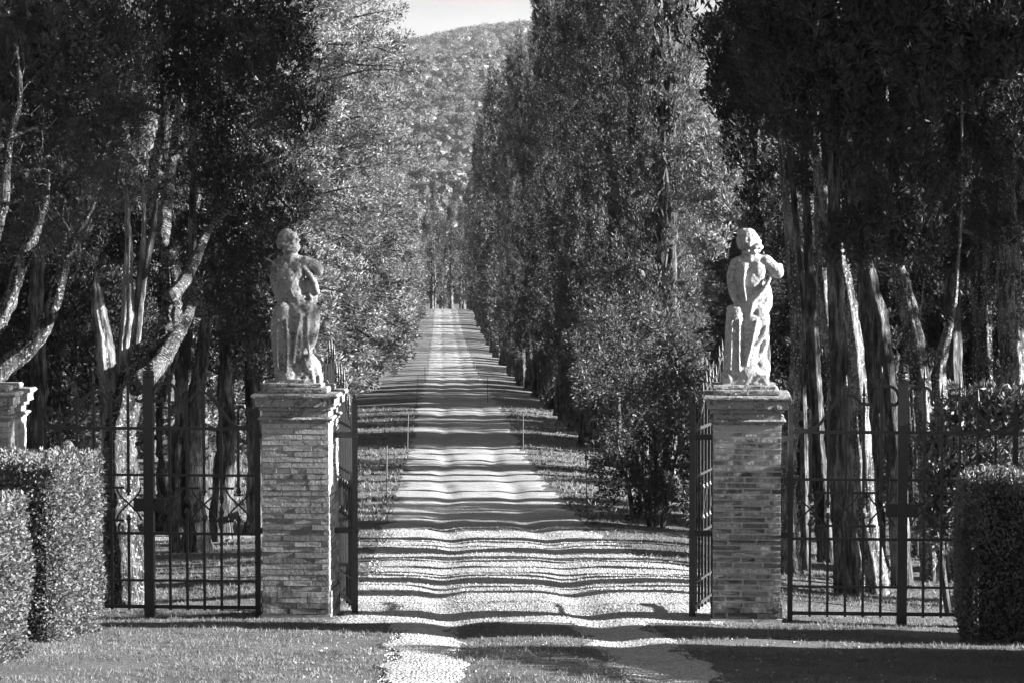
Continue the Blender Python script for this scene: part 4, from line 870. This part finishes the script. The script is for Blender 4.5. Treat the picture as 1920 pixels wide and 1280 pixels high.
for k, (x, y, sc, label) in enumerate(((12.5, 4.6, .95, 'nearest'), (14.5, 8.5, 1., 'second'), (11., 11.0, .9, 'third'), (13., 14.0, .95, 'fourth'), (15.5, 10.5, 1.05, 'fifth'), (14.5, -3.0, 1.32, 'sixth'))):  # unseen cypresses added to shade the left trees and the left statue
    plant('cypress_tree', x, y, shade_crown, stm[k % 3], k, (sc, 1.38 if k == 0 else sc), '%s unseen tall cypress added beyond the right grove for its shade, branchless low down' % label, 'cypress tree')
# bushes and low trees by the right verge
def bush(name, label, lobes, seed, mat, stem_px, d, **kw):
    mb = lobes_crown(lobes, seed, mat, **kw); me = mb.mesh('foliage', mat); b = P(*stem_px, d); o0 = np.array([b[0], b[1], float(H(b[0], b[1]))])
    co = np.empty(len(me.vertices) * 3, np.float32); me.vertices.foreach_get('co', co); me.vertices.foreach_set('co', (co.reshape(-1, 3) - o0).ravel().astype(np.float32)); me.update()
    e = link(name, None, None, o0); tag(e, label, 'bush' if 'bush' in name or 'laurel' in name else 'tree'); link('foliage', me, e)
    t = MB()
    for k in range(3): t.tube([(k * .1 - .1, 0, -.1), (k * .2 - .2, .05, .6), (k * .4 - .4, .1, 1.4)], [.05, .04, .02], 6)
    t.obj('stem', M['bark'], e, True)
bush('leafy_bush', 'large sunlit leafy bush leaning over the right verge beside the right open gate', [(1150, 700, 45, 49), (1190, 670, 42, 48.5), (1215, 715, 50, 47.5), (1262, 690, 48, 47), (1250, 740, 40, 46.5), (1120, 650, 45, 52), (1200, 770, 70, 48), (1280, 760, 50, 46), (1110, 720, 30, 51), (1180, 640, 45, 50), (1095, 660, 30, 55), (1130, 600, 36, 54), (1240, 620, 40, 50), (1200, 590, 34, 52), (1270, 800, 34, 46), (1230, 800, 40, 47)], 101, M['shrub'], (1200, 860), 49, lL=.075, lW=.026, per=46, dens=11, A0=(0, 0, .3), flip=.9, cl=(.2, .4), crd=(.1, .2))
bush('dark_bush', 'dark dense low bush in shade on the right verge just beyond the gate', [(1180, 880, 65, 50), (1250, 870, 75, 47), (1290, 930, 55, 44), (1150, 850, 40, 52), (1225, 930, 45, 46)], 102, M['cypress_shaded'], (1230, 960), 47, lL=.075, lW=.028, per=40, dens=11, A0=(0, 0, .4), flip=.9)
bush('conifer_clump', 'tuft of cypress foliage coloured bright as if sunlit just left of the right statue', [(1330, 340, 62, 46), (1365, 400, 30, 46), (1300, 290, 40, 47), (1345, 270, 30, 46), (1330, 450, 36, 47), (1400, 420, 22, 44), (1440, 410, 20, 44), (1425, 440, 20, 44)], 103, M['cedar'], (1340, 960), 46.5, lL=.09, lW=.025, per=36, dens=20)  # sunlight on this tuft is put into the colour by the paler foliage
bush('laurel_bush', 'glossy laurel bush with bright leaves behind the right side gate and hedge', [(1800, 780, 45, 29), (1870, 775, 50, 29), (1930, 780, 50, 29), (1770, 830, 40, 29.3), (1800, 880, 60, 29.5), (1870, 880, 60, 29.5), (1760, 930, 35, 29.5), (1780, 980, 50, 29.6)], 104, M['laurel'], (1800, 1120), 29.5, lL=.085, lW=.034, per=12, dens=55, A0=(0, 0, .4), flip=.9, cl=(.08, .15), crd=(.06, .1))

shr = []
for k in range(3):
    r = np.random.default_rng(400 + k); mb = MB()
    for j in range(5):
        c = np.array([r.uniform(-.6, .6), r.uniform(-1.2, 1.2), r.uniform(.5, 1.6)]); Rm = r.uniform(.5, .9); n = 90; u = norm(r.standard_normal((n, 3)))
        v, q_ = clusters(c + u * Rm * r.uniform(.7, 1, (n, 1)), u * .7 + [0, 0, .6], r.uniform(.25, .45, n), r.uniform(.1, .18, n), 14, .13, .055, r); mb.add(v, q=q_)
    t = MB(); t.tube([(0, 0, -.1), (.05, 0, .7), (.1, .1, 1.4)], [.05, .035, .02], 6)
    shr.append((mb.mesh('foliage', M['cypress']), t.mesh('stem', M['bark'], True)))
yy = 19.5; random.seed(9)  # bushes added to cast the shadow bands on the road
while yy < 395:
    for x0 in (6.9, 9.2):
        if 31 < yy < 35 or random.random() < (.12 if yy < 32 else .78 if yy < 95 else .5 if yy < 150 else .2): continue
        x = x0 + random.uniform(-.6, .6); y = yy + random.uniform(-1, 1); f = random.choice(shr)
        e = link('shade_bush', None, None, (x, y, float(H(x, y))), random.uniform(0, 6.28), (random.uniform(.9, 1.3),) * 2 + (random.uniform(.8, 1.45),)); tag(e, 'low bush added behind the right-hand row to shade the road', 'bush', 'bushes added behind the right-hand row for their shade'); link('foliage', f[0], e); link('stem', f[1], e)
    yy += random.uniform(2.4, 3.6) * (1 if yy < 150 else 1.6)

# ------------------------------------------------------------------ grass and pebbles
def on_gravel(x, y):
    rd = (y > -.6) & (x > -1.7 - .0) & (x < 1.7 + 1.1 * np.exp(-((y - 6) / 5.) ** 2)); tr = (y <= -.4) & ((np.abs(x + .9) < .30) | (np.abs(x - .84) < .36)); return rd | tr
def grass(name, n, xr, yr_, hgt, wid, seed, per=5):
    r = np.random.default_rng(seed); x = r.uniform(*xr, n); y = yr_[0] + (yr_[1] - yr_[0]) * r.random(n) ** 1.2
    patch = wob(x, y, 1.7) + .5 * wob(x, y, 5.); keep = r.random(n) < np.where(on_gravel(x, y), np.where((np.abs(x) < .35) & (y < 3), .5, np.where(y < 15, .03, 0)), smooth(-.9, .5, patch) * .85 + .15)
    x, y = x[keep], y[keep]; n = len(x); h = hgt * (.5 + r.random(n)) * (1 + .5 * smooth(.3, .9, wob(x, y, 1.1, 4.)))
    X = np.repeat(x, per) + r.standard_normal(n * per) * .018; Y = np.repeat(y, per) + r.standard_normal(n * per) * .018; Hh = np.repeat(h, per) * r.uniform(.5, 1.1, n * per)
    base = np.stack([X, Y, H(X, Y) - .005], -1); lean = np.stack([r.standard_normal(n * per) * .55, r.standard_normal(n * per) * .55, np.ones(n * per)], -1); d = norm(lean)
    s_ = norm(np.cross(d, r.standard_normal(base.shape))) * wid / 2; V = np.stack([base + s_, base - s_, base + d * Hh[:, None]], 1).reshape(-1, 3)
    tag(link(name, mesh_np(name, V, np.arange(len(V)).reshape(-1, 3), M['grass'])), kind='stuff')
grass('grass', 58000, (-5.5, 6.5), (-10.5, 6), .035, .007, 201)
grass('grass', 32000, (-8, 9), (4, 26), .055, .011, 202)
grass('grass', 22000, (-8, 7), (22, 85), .10, .03, 203, 4)
def pebbles(n, yr_, sz, seed):
    r = np.random.default_rng(seed); x = r.uniform(-1.9, 2.9, n); y = r.uniform(*yr_, n); k = on_gravel(x, y) | (r.random(n) < .03); x, y = x[k], y[k]; n = len(x)
    o = np.array([(1, 0, 0), (-1, 0, 0), (0, 1, 0), (0, -1, 0), (0, 0, 1), (0, 0, -1)], float); f = np.array([(0, 2, 4), (2, 1, 4), (1, 3, 4), (3, 0, 4), (2, 0, 5), (1, 2, 5), (3, 1, 5), (0, 3, 5)])
    sc = (r.uniform(.5, 1.4, (n, 1, 3)) * [1, 1, .7]) * (sz * r.uniform(.5, 1.3, (n, 1, 1))); a = r.uniform(0, 6.28, n); v = o[None] * sc; c, s_ = np.cos(a)[:, None], np.sin(a)[:, None]
    V = np.stack([v[..., 0] * c - v[..., 1] * s_, v[..., 0] * s_ + v[..., 1] * c, v[..., 2]], -1) + np.stack([x, y, H(x, y) + .006], -1)[:, None]
    tag(link('gravel_stones', mesh_np('gravel_stones', V.reshape(-1, 3), (f[None] + (np.arange(n) * 6)[:, None, None]).reshape(-1, 3), M['pebble'])), kind='stuff')
pebbles(26000, (-8, 4), .011, 301); pebbles(14000, (4, 20), .015, 302)
